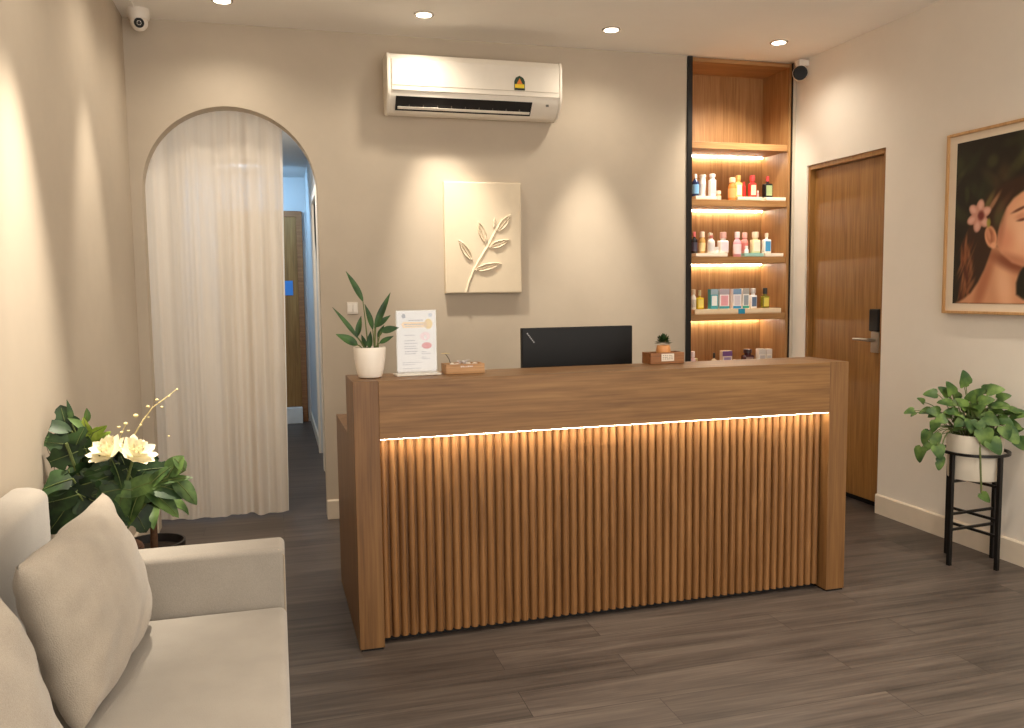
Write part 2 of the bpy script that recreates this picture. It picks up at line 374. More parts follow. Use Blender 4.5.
# fluted panel: half-round slats
fl = MB(); n_s = 56; pitch = (DW-2*PW)/n_s; pr = [(PW, .085)]
for i in range(n_s):
    c = PW+(i+.5)*pitch; r = pitch*.40
    pr.append((c-r-.0006, .072))
    for k in range(9):
        a = PI*k/8; pr.append((c-r*math.cos(a), .068-r*1.15*math.sin(a)))
    pr.append((c+r+.0006, .072))
pr.append((DW-PW, .085))
n = len(pr); v = [(x, y, .022) for x, y in pr]+[(x, y, .842) for x, y in pr]
fl.add(v, [(i, i+1, n+i+1, n+i) for i in range(n-1)])
fl.add([(PW, .085, .022), (DW-PW, .085, .022), (DW-PW, .1, .022), (PW, .1, .022), (PW, .085, .842), (DW-PW, .085, .842), (DW-PW, .1, .842), (PW, .1, .842)], [(2, 3, 7, 6), (0, 3, 2, 1), (4, 5, 6, 7)])
bot = [(i) for i in range(n)]
fl.f.append(tuple(bot))
fo = fl.build('fluted_panel', M['flute'], desk, smooth=True)
ls = Box(PW+.004, DW-PW-.004, .008, .024, .8302, .8318)
ls.build('light_strip', M['led_desk'], desk)
Box(PW, DW-PW, .0305, .085, .842, .86).build('light_channel', M['desk'], desk)

# ------------------------------------------------------------------ built-in display shelves
SX0, SX1, SD = 2.741, 3.499, .35
su = thing('display_shelf_unit', 'recessed wooden display shelving with lit shelves of small bottles', 'shelves', (0, YB, 0))
Box(SX0, SX1, SD-.02, SD, .002, ZC-.004).build('back_panel', M['shelf'], su)
Box(SX0-.02, SX0, .004, SD, .002, ZC-.004).build('side_panel', M['shelf'], su)
Box(SX1-.018, SX1, .004, SD-.02, .002, ZC-.004).build('side_panel', M['shelf'], su)
Box(SX0, SX1-.018, .004, SD-.02, ZC-.03, ZC-.004).build('top_panel', M['shelf_x'], su)
Box(SX0-.042, SX0-.007, -.012, .0035, .002, ZC-.003).build('trim_strip', M['black'], su, bevel=.001)
Box(SX1+.0002, SX1+.0035, -.012, .1, .002, ZC-.003).build('trim_strip', M['black'], su)
SHZ = [2.384, 1.998, 1.61, 1.214, .822, .43]
for z in SHZ:
    sh = Box(SX0+.0005, SX1-.0185, .012, SD-.021, z-.044, z).build('shelf', M['shelf_x'], su, bevel=.0015)
    if z > .6:
        Box(SX0+.01, SX1-.03, SD-.048, SD-.036, z-.0515, z-.0445).build('light_strip', M['led'], sh)

# ------------------------------------------------------------------ products on the shelves
YS = YB+.075
def bottle(name, label, x, z, h, w, body, cap, capf=.2, lab=None, neck=.35, group=None, y=YS, dep=None, cat='bottle', lab_r=None, square=False):
    t = thing(name, label, cat, (x, y, z), 0, group)
    r = w/2; hb = h*(1-capf)
    if square:
        d = (dep or w*.75)/2
        b = Box(-r, r, -d, d, 0, hb*.86); b.build('body', paint(body, .25), t, bevel=min(r, d)*.35, seg=3, smooth=True)
        MB().lathe([(r*neck, hb*.84), (r*neck, hb)], n=14).build('neck', paint(body, .25), t, smooth=True)
        if lab: Box(-r*.74, r*.74, -d-.0012, -d+.004, hb*.12, hb*.74).build('product_label', paint(lab, .5), t)
    else:
        MB().lathe([(r*.9, 0), (r, h*.02), (r, hb*.74), (r*.86, hb*.84), (r*neck*1.05, hb*.94), (r*neck, hb)], n=22).build('body', paint(body, .25), t, smooth=True)
        if lab: MB().lathe([(r*1.015, hb*.14), (r*1.015, hb*.66)], n=22).build('product_label', paint(lab, .5), t, smooth=True)
    cr = r*neck*1.25
    MB().lathe([(cr, hb), (cr, h*.985), (cr*.8, h)], n=14).build('cap', paint(cap, .35), t, smooth=True)
    return t
def carton(name, label, x, z, h, w, body, panel, band=None, top=None, group=None, y=YS, dep=.045, cat='box'):
    t = thing(name, label, cat, (x, y, z), 0, group)
    Box(-w/2, w/2, -dep/2, dep/2, 0, h).build('body', paint(body, .45), t, bevel=.0012)
    if panel: Box(-w*.36, w*.36, -dep/2-.0012, -dep/2+.002, h*.16, h*.66).build('front_label', paint(panel, .5), t)
    if band: Box(-w*.5, w*.5, -dep/2-.0010, -dep/2+.002, 0.001, h*.13).build('colour_band', paint(band, .5), t)
    if top: Box(-w*.5, w*.5, -dep/2-.0010, -dep/2+.002, h*.72, h*.995).build('top_band', paint(top, .5), t)
    return t
def tray(label, x0, x1, z, col=(240, 228, 208), hh=.024, y0=YB+.018, y1=YB+.135, name='display_tray', lip=.006):
    t = thing(name, label, 'tray', ((x0+x1)/2, (y0+y1)/2, z), 0, 'white trays under the bottles')
    w, d = (x1-x0)/2, (y1-y0)/2
    Box(-w, w, -d, d, 0, hh).build('tray_body', paint(col, .6), t, bevel=.001)
    Box(-w, w, -d-.0015, -d, hh*.2, hh).build('front_lip', paint(tuple(min(255, c+8) for c in col), .6), t)
    return t
# x of a photo column on the shelf plane, worked out beforehand
def SX(px): return 2.770+(px-693.0)*.00771
z2, z3, z4, z5 = SHZ[1], SHZ[2], SHZ[3], SHZ[4]
T = .0245
e = .0008
g2, g3, g4, g5 = 'bottles on the upper lit shelf', 'bottles on the middle lit shelf', 'boxes and bottles on the lower lit shelf', 'products on the shelf behind the counter'
tray('white tray under the dark blue bottle on the upper shelf', SX(694), SX(714.5), z2+e)
tray('white tray under the black bottle on the upper shelf', SX(764.5), SX(784.5), z2+e)
tray('pale green card tray under the orange and red bottles on the upper shelf', SX(735.5), SX(760.5), z2+e, (206, 216, 190))
zt = z2+T+2*e
bottle('serum_bottle', 'dark blue bottle with pale blue label and white pump on the upper shelf', SX(697.5), zt, .152, .05, (28, 44, 84), (235, 230, 225), .2, (120, 170, 215), group=g2)
bottle('lotion_bottle', 'white floral canister beside the dark blue bottle on the upper shelf', SX(706), zt, .15, .046, (238, 232, 226), (225, 215, 205), .12, (214, 204, 198), .8, group=g2, y=YS+.02)
bottle('lotion_bottle', 'white floral square bottle next to the white canister on the upper shelf', SX(712.2), zt, .152, .046, (245, 240, 234), (245, 240, 236), .14, (190, 190, 196), .7, group=g2, square=True, y=YS-.028)
bottle('cream_jar', 'tiny clear jar between the white and orange bottles on the upper shelf', SX(724.5), z2+e, .075, .042, (196, 160, 116), (215, 200, 180), .3, (225, 210, 190), .75, group=g2, y=YS+.06, cat='jar')
bottle('perfume_bottle', 'orange bottle with cream cap on the upper shelf', SX(732), z2+e, .155, .058, (222, 132, 62), (240, 205, 160), .22, (236, 168, 100), .6, group=g2, y=YS-.03)
bottle('perfume_bottle', 'yellow and cream bottle beside the orange bottle on the upper shelf', SX(740.2), zt, .15, .048, (240, 208, 120), (232, 160, 90), .24, (246, 232, 190), .6, group=g2, square=True)
bottle('perfume_bottle', 'slim red bottle half behind the red labelled bottle on the upper shelf', SX(748.5), zt, .11, .028, (200, 44, 40), (200, 44, 40), .14, None, .5, group=g2, y=YS+.03)
bottle('perfume_bottle', 'red bottle with cream label on the upper shelf', SX(753), zt, .15, .05, (204, 52, 48), (206, 60, 60), .26, (244, 214, 170), .6, group=g2, square=True, y=YS-.02)
bottle('sample_vial', 'tiny pink vial beside the red labelled bottle on the upper shelf', SX(757.6), zt, .045, .016, (240, 150, 150), (250, 220, 210), .3, None, .6, group=g2, y=YS-.035, cat='vial')
bottle('body_wash_bottle', 'black bottle with red cap and green label on the upper shelf', SX(770.3), zt, .15, .062, (24, 22, 22), (200, 60, 60), .24, (150, 166, 120), .28, group=g2, square=True)
# middle shelf
tray('white tray under the amber and white bottles on the middle shelf', SX(694.5), SX(726), z3+e)
tray('pale teal card tray under the cream bottle on the middle shelf', SX(743.5), SX(762.5), z3+e, (150, 196, 186))
tray('white tray under the blue labelled bottle on the middle shelf', SX(764.5), SX(783), z3+e)
zt = z3+T+2*e
bottle('serum_bottle', 'black bottle with red cap on the middle shelf', SX(696.8), zt, .148, .044, (30, 26, 32), (216, 110, 110), .24, (70, 64, 80), group=g3)
bottle('oil_bottle', 'amber bottle beside the black bottle on the middle shelf', SX(706), zt, .15, .046, (214, 170, 100), (238, 214, 190), .26, (236, 208, 150), .6, group=g3, y=YS+.02)
bottle('lotion_bottle', 'white bottle with dark emblem in front of a clear bottle on the middle shelf', SX(711.5), zt, .122, .05, (244, 238, 230), (196, 120, 110), .16, (230, 224, 220), .4, group=g3, y=YS-.03)
bottle('toner_bottle', 'clear grey bottle behind the white emblem bottle on the middle shelf', SX(715), zt, .142, .046, (190, 170, 150), (206, 190, 170), .2, None, .6, group=g3, y=YS+.035)
bottle('cream_jar', 'small white jar beside the white emblem bottle on the middle shelf', SX(716.6), zt, .042, .034, (246, 240, 232), (246, 240, 232), .3, None, .8, group=g3, y=YS-.03, cat='jar')
bottle('lotion_bottle', 'wide white bottle with rosy cap standing alone on the middle shelf', SX(724.8), zt, .146, .066, (246, 238, 232), (220, 170, 160), .3, (226, 214, 220), .55, group=g3, square=True, y=YS-.01)
bottle('mist_bottle', 'pink bottle with teal base on the middle shelf', SX(738), z3+e, .172, .056, (236, 170, 180), (244, 220, 220), .24, (246, 224, 226), .5, group=g3, y=YS-.025)
bottle('mist_bottle', 'rosy bottle behind a little white jar on the middle shelf', SX(749), zt, .146, .05, (226, 150, 140), (230, 170, 160), .26, (206, 116, 110), .6, group=g3, y=YS+.02)
bottle('cream_jar', 'little white pointed jar before the rosy bottle on the middle shelf', SX(746.8), zt, .05, .03, (246, 238, 230), (246, 238, 230), .36, None, .6, group=g3, y=YS-.035, cat='jar')
bottle('perfume_bottle', 'cream coloured bottle on the pale teal tray of the middle shelf', SX(756.8), zt, .148, .062, (240, 228, 180), (236, 220, 190), .26, (246, 238, 214), .6, group=g3, square=True, y=YS-.02)
bottle('body_wash_bottle', 'white bottle with bright blue label on the middle shelf', SX(770), zt, .142, .056, (240, 238, 234), (232, 214, 190), .2, (70, 150, 200), .35, group=g3, square=True)
# lower shelf
tray('long pale wooden tray under the row of boxes on the lower shelf', SX(694), SX(781.5), z4+e, (226, 202, 168), .034)
zt = z4+.0345+2*e
bottle('lotion_bottle', 'white bottle with amber cap at the black trim end of the lower shelf', SX(696.3), zt, .138, .038, (244, 238, 224), (214, 190, 160), .26, (206, 196, 180), .6, group=g4)
bottle('oil_bottle', 'yellow oil bottle beside the white bottle on the lower shelf', SX(702.5), zt, .132, .052, (214, 184, 40), (196, 176, 130), .3, (236, 216, 110), .3, group=g4, square=True)
carton('product_box', 'teal box with white label on the lower shelf', SX(715.8), zt, .138, .056, (66, 158, 170), (238, 238, 236), None, (150, 170, 180), group=g4)
carton('product_box', 'white box with pink print and teal foot on the lower shelf', SX(726), zt, .138, .076, (244, 232, 230), (222, 160, 170), (60, 150, 160), (170, 160, 168), group=g4)
carton('product_box', 'blue topped white box above the teal tag on the lower shelf', SX(739), zt, .138, .062, (236, 232, 232), (206, 200, 210), (44, 140, 190), (120, 150, 180), group=g4)
carton('product_box', 'slim white box with green foot on the lower shelf', SX(748), zt, .14, .05, (240, 236, 232), (150, 160, 168), (50, 160, 140), (170, 166, 160), group=g4)
bottle('lotion_bottle', 'white square bottle with grey shoulder on the lower shelf', SX(756.8), zt, .14, .048, (238, 234, 232), (196, 190, 186), .24, (90, 110, 140), .6, group=g4, square=True)
bottle('oil_bottle', 'olive oil bottle with black cap apart from the boxes on the lower shelf', SX(769.3), zt, .142, .052, (120, 112, 30), (24, 22, 20), .3, (216, 200, 90), .5, group=g4, square=True)
tg = tag(Box(SX(737.3), SX(744), YB+.0135, YB+.0165, z4-.006, z4+.036).build('price_tag', paint((40, 140, 176)), bevel=.0008), 'small teal tag hanging on the front of the lower shelf tray', 'tag')
# shelf behind the counter
zt = z5+e
bottle('spray_bottle', 'pale pink bottle at the black trim end behind the counter', SX(696), zt, .135, .046, (226, 190, 186), (236, 214, 210), .3, (180, 150, 160), .5, group=g5)
bottle('oil_bottle', 'squat yellow jar beside the pale pink bottle behind the counter', SX(701.5), zt, .08, .056, (206, 178, 80), (220, 200, 140), .3, None, .7, group=g5, cat='jar', y=YS+.06)
bottle('sample_vial', 'small clear bottle with dark cap behind the counter', SX(717.5), zt, .118, .044, (196, 170, 130), (46, 38, 32), .3, (220, 200, 170), .3, group=g5)
carton('product_box', 'cream and purple box on the shelf behind the counter', SX(729.5), zt, .13, .074, (226, 208, 190), (150, 130, 160), None, (112, 74, 124), group=g5)
bottle('cream_jar', 'tiny pink jar between the purple box and maroon bottle', SX(738.6), zt, .065, .034, (226, 160, 150), (236, 200, 190), .3, None, .7, group=g5, cat='jar')
bottle('perfume_bottle', 'dark maroon bottle on the shelf behind the counter', SX(752), zt, .138, .078, (64, 26, 32), (52, 24, 28), .2, (150, 120, 110), .6, group=g5, square=True)
carton('product_box', 'grey white box touching its twin, nearer the maroon bottle', SX(765.7), zt, .136, .054, (226, 214, 200), (190, 180, 176), None, (206, 196, 186), group=g5)
carton('product_box', 'grey white box touching its twin, nearer the door', SX(772.9), zt, .134, .046, (230, 218, 202), (196, 186, 180), None, (212, 200, 190), group=g5)

# ------------------------------------------------------------------ air conditioner
ac = thing('air_conditioner', 'white wall mounted split air conditioner above the relief panel', 'air conditioner', (.672, YB-.001, 2.452))
L = 1.075
body = [(0, .02), (-.06, 0), (-.125, .018), (-.165, .062), (-.188, .092), (-.196, .125), (-.198, .30), (-.185, .33), (-.16, .338), (0, .338)]
MB().prism(body, 0, .018, L-.018).build('body', M['ac_white'], ac, smooth=True)
endp = [(0, .016), (-.06, -.003), (-.127, .015), (-.168, .060), (-.191, .091), (-.2045, .122), (-.206, .301), (-.190, .333), (-.161, .340), (0, .340)]
MB().prism(endp, 0, 0, .0175).build('end_cap', M['ac_white'], ac, bevel=.003, smooth=True)
MB().prism(endp, 0, L-.0175, L).build('end_cap', M['ac_white'], ac, bevel=.003, smooth=True)
fp = [(-.199, .118), (-.205, .122), (-.2065, .299), (-.1995, .303)]
MB().prism(fp, 0, .026, L-.02).build('front_panel', M['ac_white'], ac, bevel=.002)
Box(.03, L-.025, -.2078, -.2045, .148, .1515).build('panel_seam', paint((196, 186, 170)), ac)
# air slot: dark recess with vanes and a louver
sl = [(-.131, .018), (-.1375, .020), (-.1925, .088), (-.187, .091)]
slot = MB().prism(sl, 0, .05, L-.19).build('outlet_slot', M['ac_dark'], ac)
vn = MB()
for i in range(9): vn.box(.13+i*.085, .134+i*.085, -.162, -.150, .037, .062)
vn.build('vane', paint((90, 80, 70)), slot)
MB().prism([(-.150, .024), (-.156, .0215), (-.1665, .034), (-.1605, .0365)], 0, .062, L-.2).build('louver', M['ac_white'], ac, bevel=.001)
Box(L-.1, L-.085, -.193, -.1815, .068, .08).build('sensor_window', paint((90, 84, 76)), ac)
st = MB().prism([(0.7670, 0.1540), (0.8340, 0.1540), (0.8340, 0.2070), (0.8240, 0.2280), (0.8005, 0.2400), (0.7770, 0.2280), (0.7670, 0.2070)], 1, -.2082, -.2068).build('energy_sticker', paint((40, 66, 44)), ac)
MB().prism([(0.7710, 0.1670), (0.8300, 0.1670), (0.8300, 0.1900), (0.7710, 0.1900)], 1, -.209, -.2083).build('sticker_band', paint((236, 206, 40)), st)
MB().prism([(0.7820, 0.1910), (0.8190, 0.1910), (0.8005, 0.2250)], 1, -.209, -.2083).build('sticker_arrow', paint((226, 130, 40)), st)
MB().prism([(0.7710, 0.1560), (0.8300, 0.1560), (0.8300, 0.1640), (0.7710, 0.1640)], 1, -.209, -.2083).build('sticker_footer', paint((20, 30, 24)), st)

# ------------------------------------------------------------------ relief panel (carved branch)
RX0, RX1, RZ0, RZ1 = 1.027, 1.521, 1.382, 2.074
def relief_panel():
    nx, nz = 150, 210; W = RX1-RX0; H = RZ1-RZ0
    A = lambda px, py: ((px-82)/(467-82)*W, (640-py)/(640-62)*H)
    stem = [A(183, 636), A(200, 578), A(225, 515), A(262, 450), A(300, 388), A(335, 318), A(350, 290)]
    leaves = [(A(345, 318), A(415, 226), .037), (A(298, 402), A(408, 362), .035), (A(225, 520), A(366, 484), .035),
              (A(285, 378), A(248, 262), .034), (A(216, 470), A(150, 362), .036), (A(327, 300), A(334, 246), .012)]
    def seg(p, a, b):
        ax, ay = b[0]-a[0], b[1]-a[1]; l2 = ax*ax+ay*ay
        t = max(0, min(1, ((p[0]-a[0])*ax+(p[1]-a[1])*ay)/l2))
        dx, dy = p[0]-a[0]-t*ax, p[1]-a[1]-t*ay
        return t, math.hypot(dx, dy)
    def height(p):
        h = 0
        d = min(seg(p, stem[i], stem[i+1])[1] for i in range(len(stem)-1))
        if d < .0065: h = .007*math.sqrt(max(0, 1-(d/.0065)**2))
        for a, b, w in leaves:
            t, d = seg(p, a, b)
            if 0 < t < 1 and d < w:
                half = w*.62*math.sin(PI*t**.85)
                if d < half:
                    u = d/half
                    # raised rim, sunken blade, fine centre groove
                    hh = .013*(.1+.9*u**2.2) if u < .78 else .013*(1-((u-.78)/.22)**2*.45)
                    if d < .003: hh = .008
                    h = max(h, hh)
        return h
    v = []; f = []
    for j in range(nz+1):
        for i in range(nx+1):
            p = (W*i/nx, H*j/nz); b = min(p[0], W-p[0], p[1], H-p[1])
            e_ = .004*(1-min(1, b/.006))**2
            v.append((p[0], -.04-height(p)+e_, p[1]))
    for j in range(nz):
        for i in range(nx):
            a = j*(nx+1)+i; f.append((a, a+1, a+nx+2, a+nx+1))
    nb = len(v)
    ring = [i for i in range(nx+1)]+[j*(nx+1)+nx for j in range(1, nz+1)]+[nz*(nx+1)+i for i in range(nx-1, -1, -1)]+[j*(nx+1) for j in range(nz-1, 0, -1)]
    for k in ring: v.append((v[k][0], -.001, v[k][2]))
    m = len(ring)
    for k in range(m): f.append((ring[k], nb+k, nb+(k+1) % m, ring[(k+1) % m]))
    f.append(tuple(nb+k for k in range(m)))
    o = MB().add(v, f).build('relief_art', M['relief'], smooth=True, loc=(RX0, YB, RZ0))
    return tag(o, 'cream square-edged relief panel with a carved leafy branch on the wall', 'wall art')
relief_panel()

# wall switch plate
sw = thing('wall_switch', 'small white switch plate on the wall above the counter plant', 'switch', (.452, YB-.0005, 1.30))
Box(-.033, .033, -.006, 0, -.036, .036).build('plate', M['wall_r'], sw, bevel=.002)
Box(-.028, -.003, -.011, -.0081, -.024, .024).build('rocker', M['white_plastic'], sw, bevel=.001)
Box(.003, .028, -.011, -.0081, -.024, .024).build('rocker', M['white_plastic'], sw, bevel=.001)

# ------------------------------------------------------------------ framed portrait on the right wall
PY1, PZ0, PZ1, PWD = 3.815, 1.246, 2.195, .75
pt = thing('framed_picture', 'large framed portrait of a woman with a flower in her hair', 'picture', (XR-.001, PY1, PZ0), 0)
PH = PZ1-PZ0; FW_ = .014
fr = MB().box(-.034, 0, -FW_, 0, 0, PH).box(-.034, 0, -PWD, -PWD+FW_, 0, PH).box(-.034, 0, -PWD+FW_, -FW_, 0, FW_).box(-.034, 0, -PWD+FW_, -FW_, PH-FW_, PH)
fr.build('frame', M['frame_wood'], pt, bevel=.0015)
Box(-.022, -.002, -PWD+FW_, -FW_, FW_, PH-FW_).build('mat', M['mat_board'], pt)
def print_mesh():
    W, H = PWD-2*.066, PH-2*.053; nx, nz = 150, 200
    def sm(a, b, x):
        t = max(0, min(1, (x-a)/(b-a))); return t*t*(3-2*t)
    def ell(p, c, rx, ry, ang, soft=.25):
        dx, dy = p[0]-c[0], p[1]-c[1]; ca, sa = math.cos(ang), math.sin(ang)
        u, w = dx*ca+dy*sa, -dx*sa+dy*ca; return 1-sm(1-soft, 1+soft, math.hypot(u/rx, w/ry))
    def poly(p, pts, soft):
        ins = False; dmin = 9; m = len(pts)
        for i in range(m):
            (x1, y1), (x2, y2) = pts[i], pts[(i+1) % m]
            if (y1 > p[1]) != (y2 > p[1]) and p[0] < (x2-x1)*(p[1]-y1)/(y2-y1)+x1: ins = not ins
            ax, ay = x2-x1, y2-y1; t = max(0, min(1, ((p[0]-x1)*ax+(p[1]-y1)*ay)/(ax*ax+ay*ay+1e-12)))
            dmin = min(dmin, math.hypot(p[0]-x1-t*ax, p[1]-y1-t*ay))
        return sm(-soft, soft, dmin if ins else -dmin)
    r2 = random.Random(3)
    bg = [((r2.uniform(0, W), r2.uniform(.3, H)), r2.uniform(.03, .09), r2.uniform(.015, .05), r2.uniform(0, 3), r2.choice([(70, 72, 38), (44, 48, 26), (96, 92, 50), (30, 26, 18), (84, 62, 38), (52, 60, 34)]), r2.uniform(.25, .6)) for _ in range(46)]
    strands = [((.075+r2.uniform(-.03, .045), .18+r2.uniform(-.16, .17)), r2.uniform(.004, .010), r2.uniform(.03, .07), r2.uniform(-.6, .4), r2.choice([(150, 92, 56), (112, 60, 34), (176, 116, 78), (84, 40, 24), (58, 34, 22)]), r2.uniform(.25, .6)) for _ in range(80)]
    # head in profile, s from the print's inner edge, t from its bottom (metres)
    face = [(.292, .40), (.304, .432), (.330, .48), (.37, .52), (.422, .548), (.50, .57), (.55, .54), (.565, .49), (.60, .43), (.575, .40), (.582, .365), (.565, .33), (.57, .29), (.54, .24), (.49, .20), (.439, .184), (.374, .206), (.305, .255), (.272, .30)]
    neck = [(.255, .30), (.235, .245), (.205, .175), (.168, .112), (.12, .055), (.070, .022), (.02, 0), (.54, 0), (.447, .024), (.405, .048), (.402, .104), (.42, .16), (.45, .20), (.36, .25)]
    hair = [(.10, .40), (.15, .49), (.21, .55), (.30, .60), (.42, .63), (.53, .60), (.47, .57), (.40, .545), (.335, .49), (.30, .42), (.275, .32), (.245, .26), (.20, .16), (.14, .07), (.06, .015), (.035, .06), (.06, .22), (.085, .32)]
    def col(p):
        c = [34, 29, 19]
        def over(k, a):
            for i in range(3): c[i] += (k[i]-c[i])*a
        for q, rx, ry, an, k, a in bg: over(k, a*ell(p, q, rx, ry, an, .6))
        over((58, 36, 22), poly(p, hair, .018))
        for q, rx, ry, an, k, a in strands: over(k, a*ell(p, q, rx, ry, an, .7))
        nk = poly(p, neck, .010); fa = poly(p, face, .010)
        over((206, 146, 108), nk); over((232, 178, 140), .8*ell(p, (.33, .09), .045, .13, .2, .8)*nk); over((120, 62, 40), .85*ell(p, (.37, .205), .13, .036, -.35, .7)*nk); over((150, 84, 56), .6*ell(p, (.20, .10), .03, .16, -.35, .8)*nk)
        over((218, 154, 116), fa); over((240, 188, 150), .85*ell(p, (.42, .36), .10, .10, .2, .9)*fa); over((206, 122, 90), .45*ell(p, (.335, .325), .05, .055, .3, .9)*fa); over((232, 172, 132), .6*ell(p, (.44, .50), .07, .04, .3, .9)*fa)
        over((150, 88, 62), .5*ell(p, (.30, .40), .022, .10, -.1, .9)*fa); over((166, 100, 72), .55*ell(p, (.40, .215), .10, .022, -.3, .9)*fa)
        over((92, 50, 34), .85*ell(p, (.405, .463), .042, .007, .32, .6)); over((84, 44, 34), .85*ell(p, (.425, .412), .030, .007, .12, .6)); over((196, 120, 92), .5*ell(p, (.42, .43), .035, .014, .2, .7)); over((176, 80, 70), .9*ell(p, (.56, .335), .024, .012, 0, .4))
        # ear
        over((226, 160, 120), ell(p, (.238, .340), .036, .058, .30, .14)); over((140, 74, 48), .75*ell(p, (.236, .345), .020, .040, .30, .5)); over((222, 156, 118), .8*ell(p, (.226, .352), .010, .032, .30, .5)); over((232, 170, 132), .9*ell(p, (.258, .296), .018, .016, 0, .4)); over((196, 130, 96), .6*ell(p, (.256, .335), .010, .020, .2, .5))
        # leaves and locks over the temple
        over((112, 100, 56), .8*ell(p, (.215, .51), .016, .06, -.55, .6)); over((186, 136, 100), .75*ell(p, (.245, .505), .012, .062, -.65, .6)); over((82, 78, 46), .8*ell(p, (.285, .45), .026, .06, -.25, .7)); over((96, 62, 40), .6*ell(p, (.31, .50), .016, .06, -.7, .7))
        fc = (.158, .452)
        for i in range(6):
            a = .35+i*PI/3; over((206, 146, 126), .95*ell(p, (fc[0]+.040*math.cos(a), fc[1]+.046*math.sin(a)), .038, .026, a, .2)); over((236, 188, 168), .65*ell(p, (fc[0]+.050*math.cos(a), fc[1]+.054*math.sin(a)), .024, .015, a, .6))
        over((118, 52, 44), ell(p, (fc[0]+.014, fc[1]), .020, .024, 0, .5)); over((160, 150, 62), .9*ell(p, (.222, .412), .012, .022, 0, .5))
        return c
    v = []; f = []; cs = []
    for j in range(nz+1):
        for i in range(nx+1):
            p = (W*i/nx, H*j/nz); v.append((-.0235, -.066-p[0], .053+p[1])); cs.append(srgb(*[max(0, min(255, x)) for x in col(p)]))
    for j in range(nz):
        for i in range(nx):
            a = j*(nx+1)+i; f.append((a, a+1, a+nx+2, a+nx+1))
    me = bpy.data.meshes.new('portrait_print'); me.from_pydata(v, [], f)
    at = me.color_attributes.new('print', 'FLOAT_COLOR', 'POINT')
    for i, c in enumerate(cs): at.data[i].color = c
    m, nt, b = new_mat('portrait_ink'); a = N(nt, 'ShaderNodeAttribute', attribute_name='print'); nt.links.new(a.outputs['Color'], b.inputs['Base Color'])
    b.inputs['Roughness'].default_value = .5; b.inputs['Specular IOR Level'].default_value = .25
    me.materials.append(m); o = bpy.data.objects.new('portrait_print', me); COL.objects.link(o); o.parent = pt
print_mesh()

# ------------------------------------------------------------------ curtain in the arch
def curtain():
    nx, nz = 150, 40; v = []; f = []
    for j in range(nz+1):
        t = j/nz
        for i in range(nx+1):
            s = i/nx
            x1 = .034+.043*t
            x = -.74+(x1+.74)*s
            ph = s*2*PI
            amp = .009+.010*(1-t)**.7
            y = YI+.075+amp*(1.2*math.sin(ph*4.6+2.4*math.sin(ph*1.3+.4)+.9*t)+.42*math.sin(ph*9.1+2+t*2.4+2.2*math.sin(ph*1.7))+.10*math.sin(ph*23+t*3+2*math.sin(ph*3.1))) + .014*math.sin(ph*1.9+1)
            z = .020+.006*math.sin(ph*3.3)*(1-t)+(2.57-.022)*t
            v.append((x, y, z))
    for j in range(nz):
        for i in range(nx):
            a = j*(nx+1)+i; f.append((a, a+1, a+nx+2, a+nx+1))
    c = thing('sheer_curtain', 'sheer white floor-length curtain hanging in the arched opening', 'curtain', (0, 0, 0))
    MB().add(v, f).build('curtain_cloth', M['sheer'], c, smooth=True)
    hv = []; hf = []
    for j in range(nz+1):
        p = v[j*(nx+1)+nx]; q = v[j*(nx+1)+nx-2]
        hv += [(p[0]+.001, p[1]-.003, p[2]), (q[0]-.004, p[1]-.004, q[2])]
    hf = [(2*j, 2*j+1, 2*j+3, 2*j+2) for j in range(nz)]
    MB().add(hv, hf).build('side_hem', plain('hem_cloth', srgb(244, 240, 236), .9, var=.02), c, smooth=True)
    MB().tube([(-.76, YI+.075, 2.585), (.3, YI+.075, 2.585)], .012, 12).build('curtain_rod', M['white_plastic'], c, smooth=True)
curtain()

# ------------------------------------------------------------------ downlights and cameras on the ceiling
def downlight(label, x, y, watt, spill, target=None, size=48, group='recessed ceiling downlights'):
    t = thing('ceiling_downlight', label, 'downlight', (x, y, ZC), 0, group)
    MB().lathe([(.056, -.0005), (.056, -.004), (.050, -.007), (.043, -.007), (.043, -.003)], n=32).build('trim_ring', M['chrome'], t, smooth=True)
    MB().lathe([(.0425, -.0035), (.040, -.0060), (.0, -.0075)], n=32).build('diffuser', M['lamp_glow'], t, smooth=True)
    for nm, e_, sz, bl in (('beam', watt, size, 1.0), ('spill', spill, 150, 1.0)):
        ld = bpy.data.lights.new('downlight_'+nm, 'SPOT'); ld.energy = e_; ld.color = LAMP; ld.spot_size = math.radians(sz); ld.spot_blend = bl; ld.shadow_soft_size = .035
        lo = bpy.data.objects.new('downlight_'+nm, ld); COL.objects.link(lo); lo.parent = t; lo.location = (0, 0, -.05)
        if nm == 'beam' and target:
            lo.rotation_euler = (Vector(target)-Vector((x, y, ZC-.05))).to_track_quat('-Z', 'Y').to_euler()
LAMP = (1, .895, .745)
BW, SPW = 132, 14
downlight('ceiling downlight above the curtained arch', -.216, 4.83, BW*.5, SPW)
downlight('ceiling downlight in front of the air conditioner', .854, 4.81, BW*.88, SPW, target=(1.17, YB, 1.3), size=44)
downlight('ceiling downlight between the air conditioner and the shelves', 1.983, 4.825, BW, SPW, target=(2.0, YB, .75), size=40)
downlight('ceiling downlight in front of the lit shelves', 3.119, 4.824, BW*.55, SPW*1.2, target=(3.10, 5.5, 1.95), size=84)
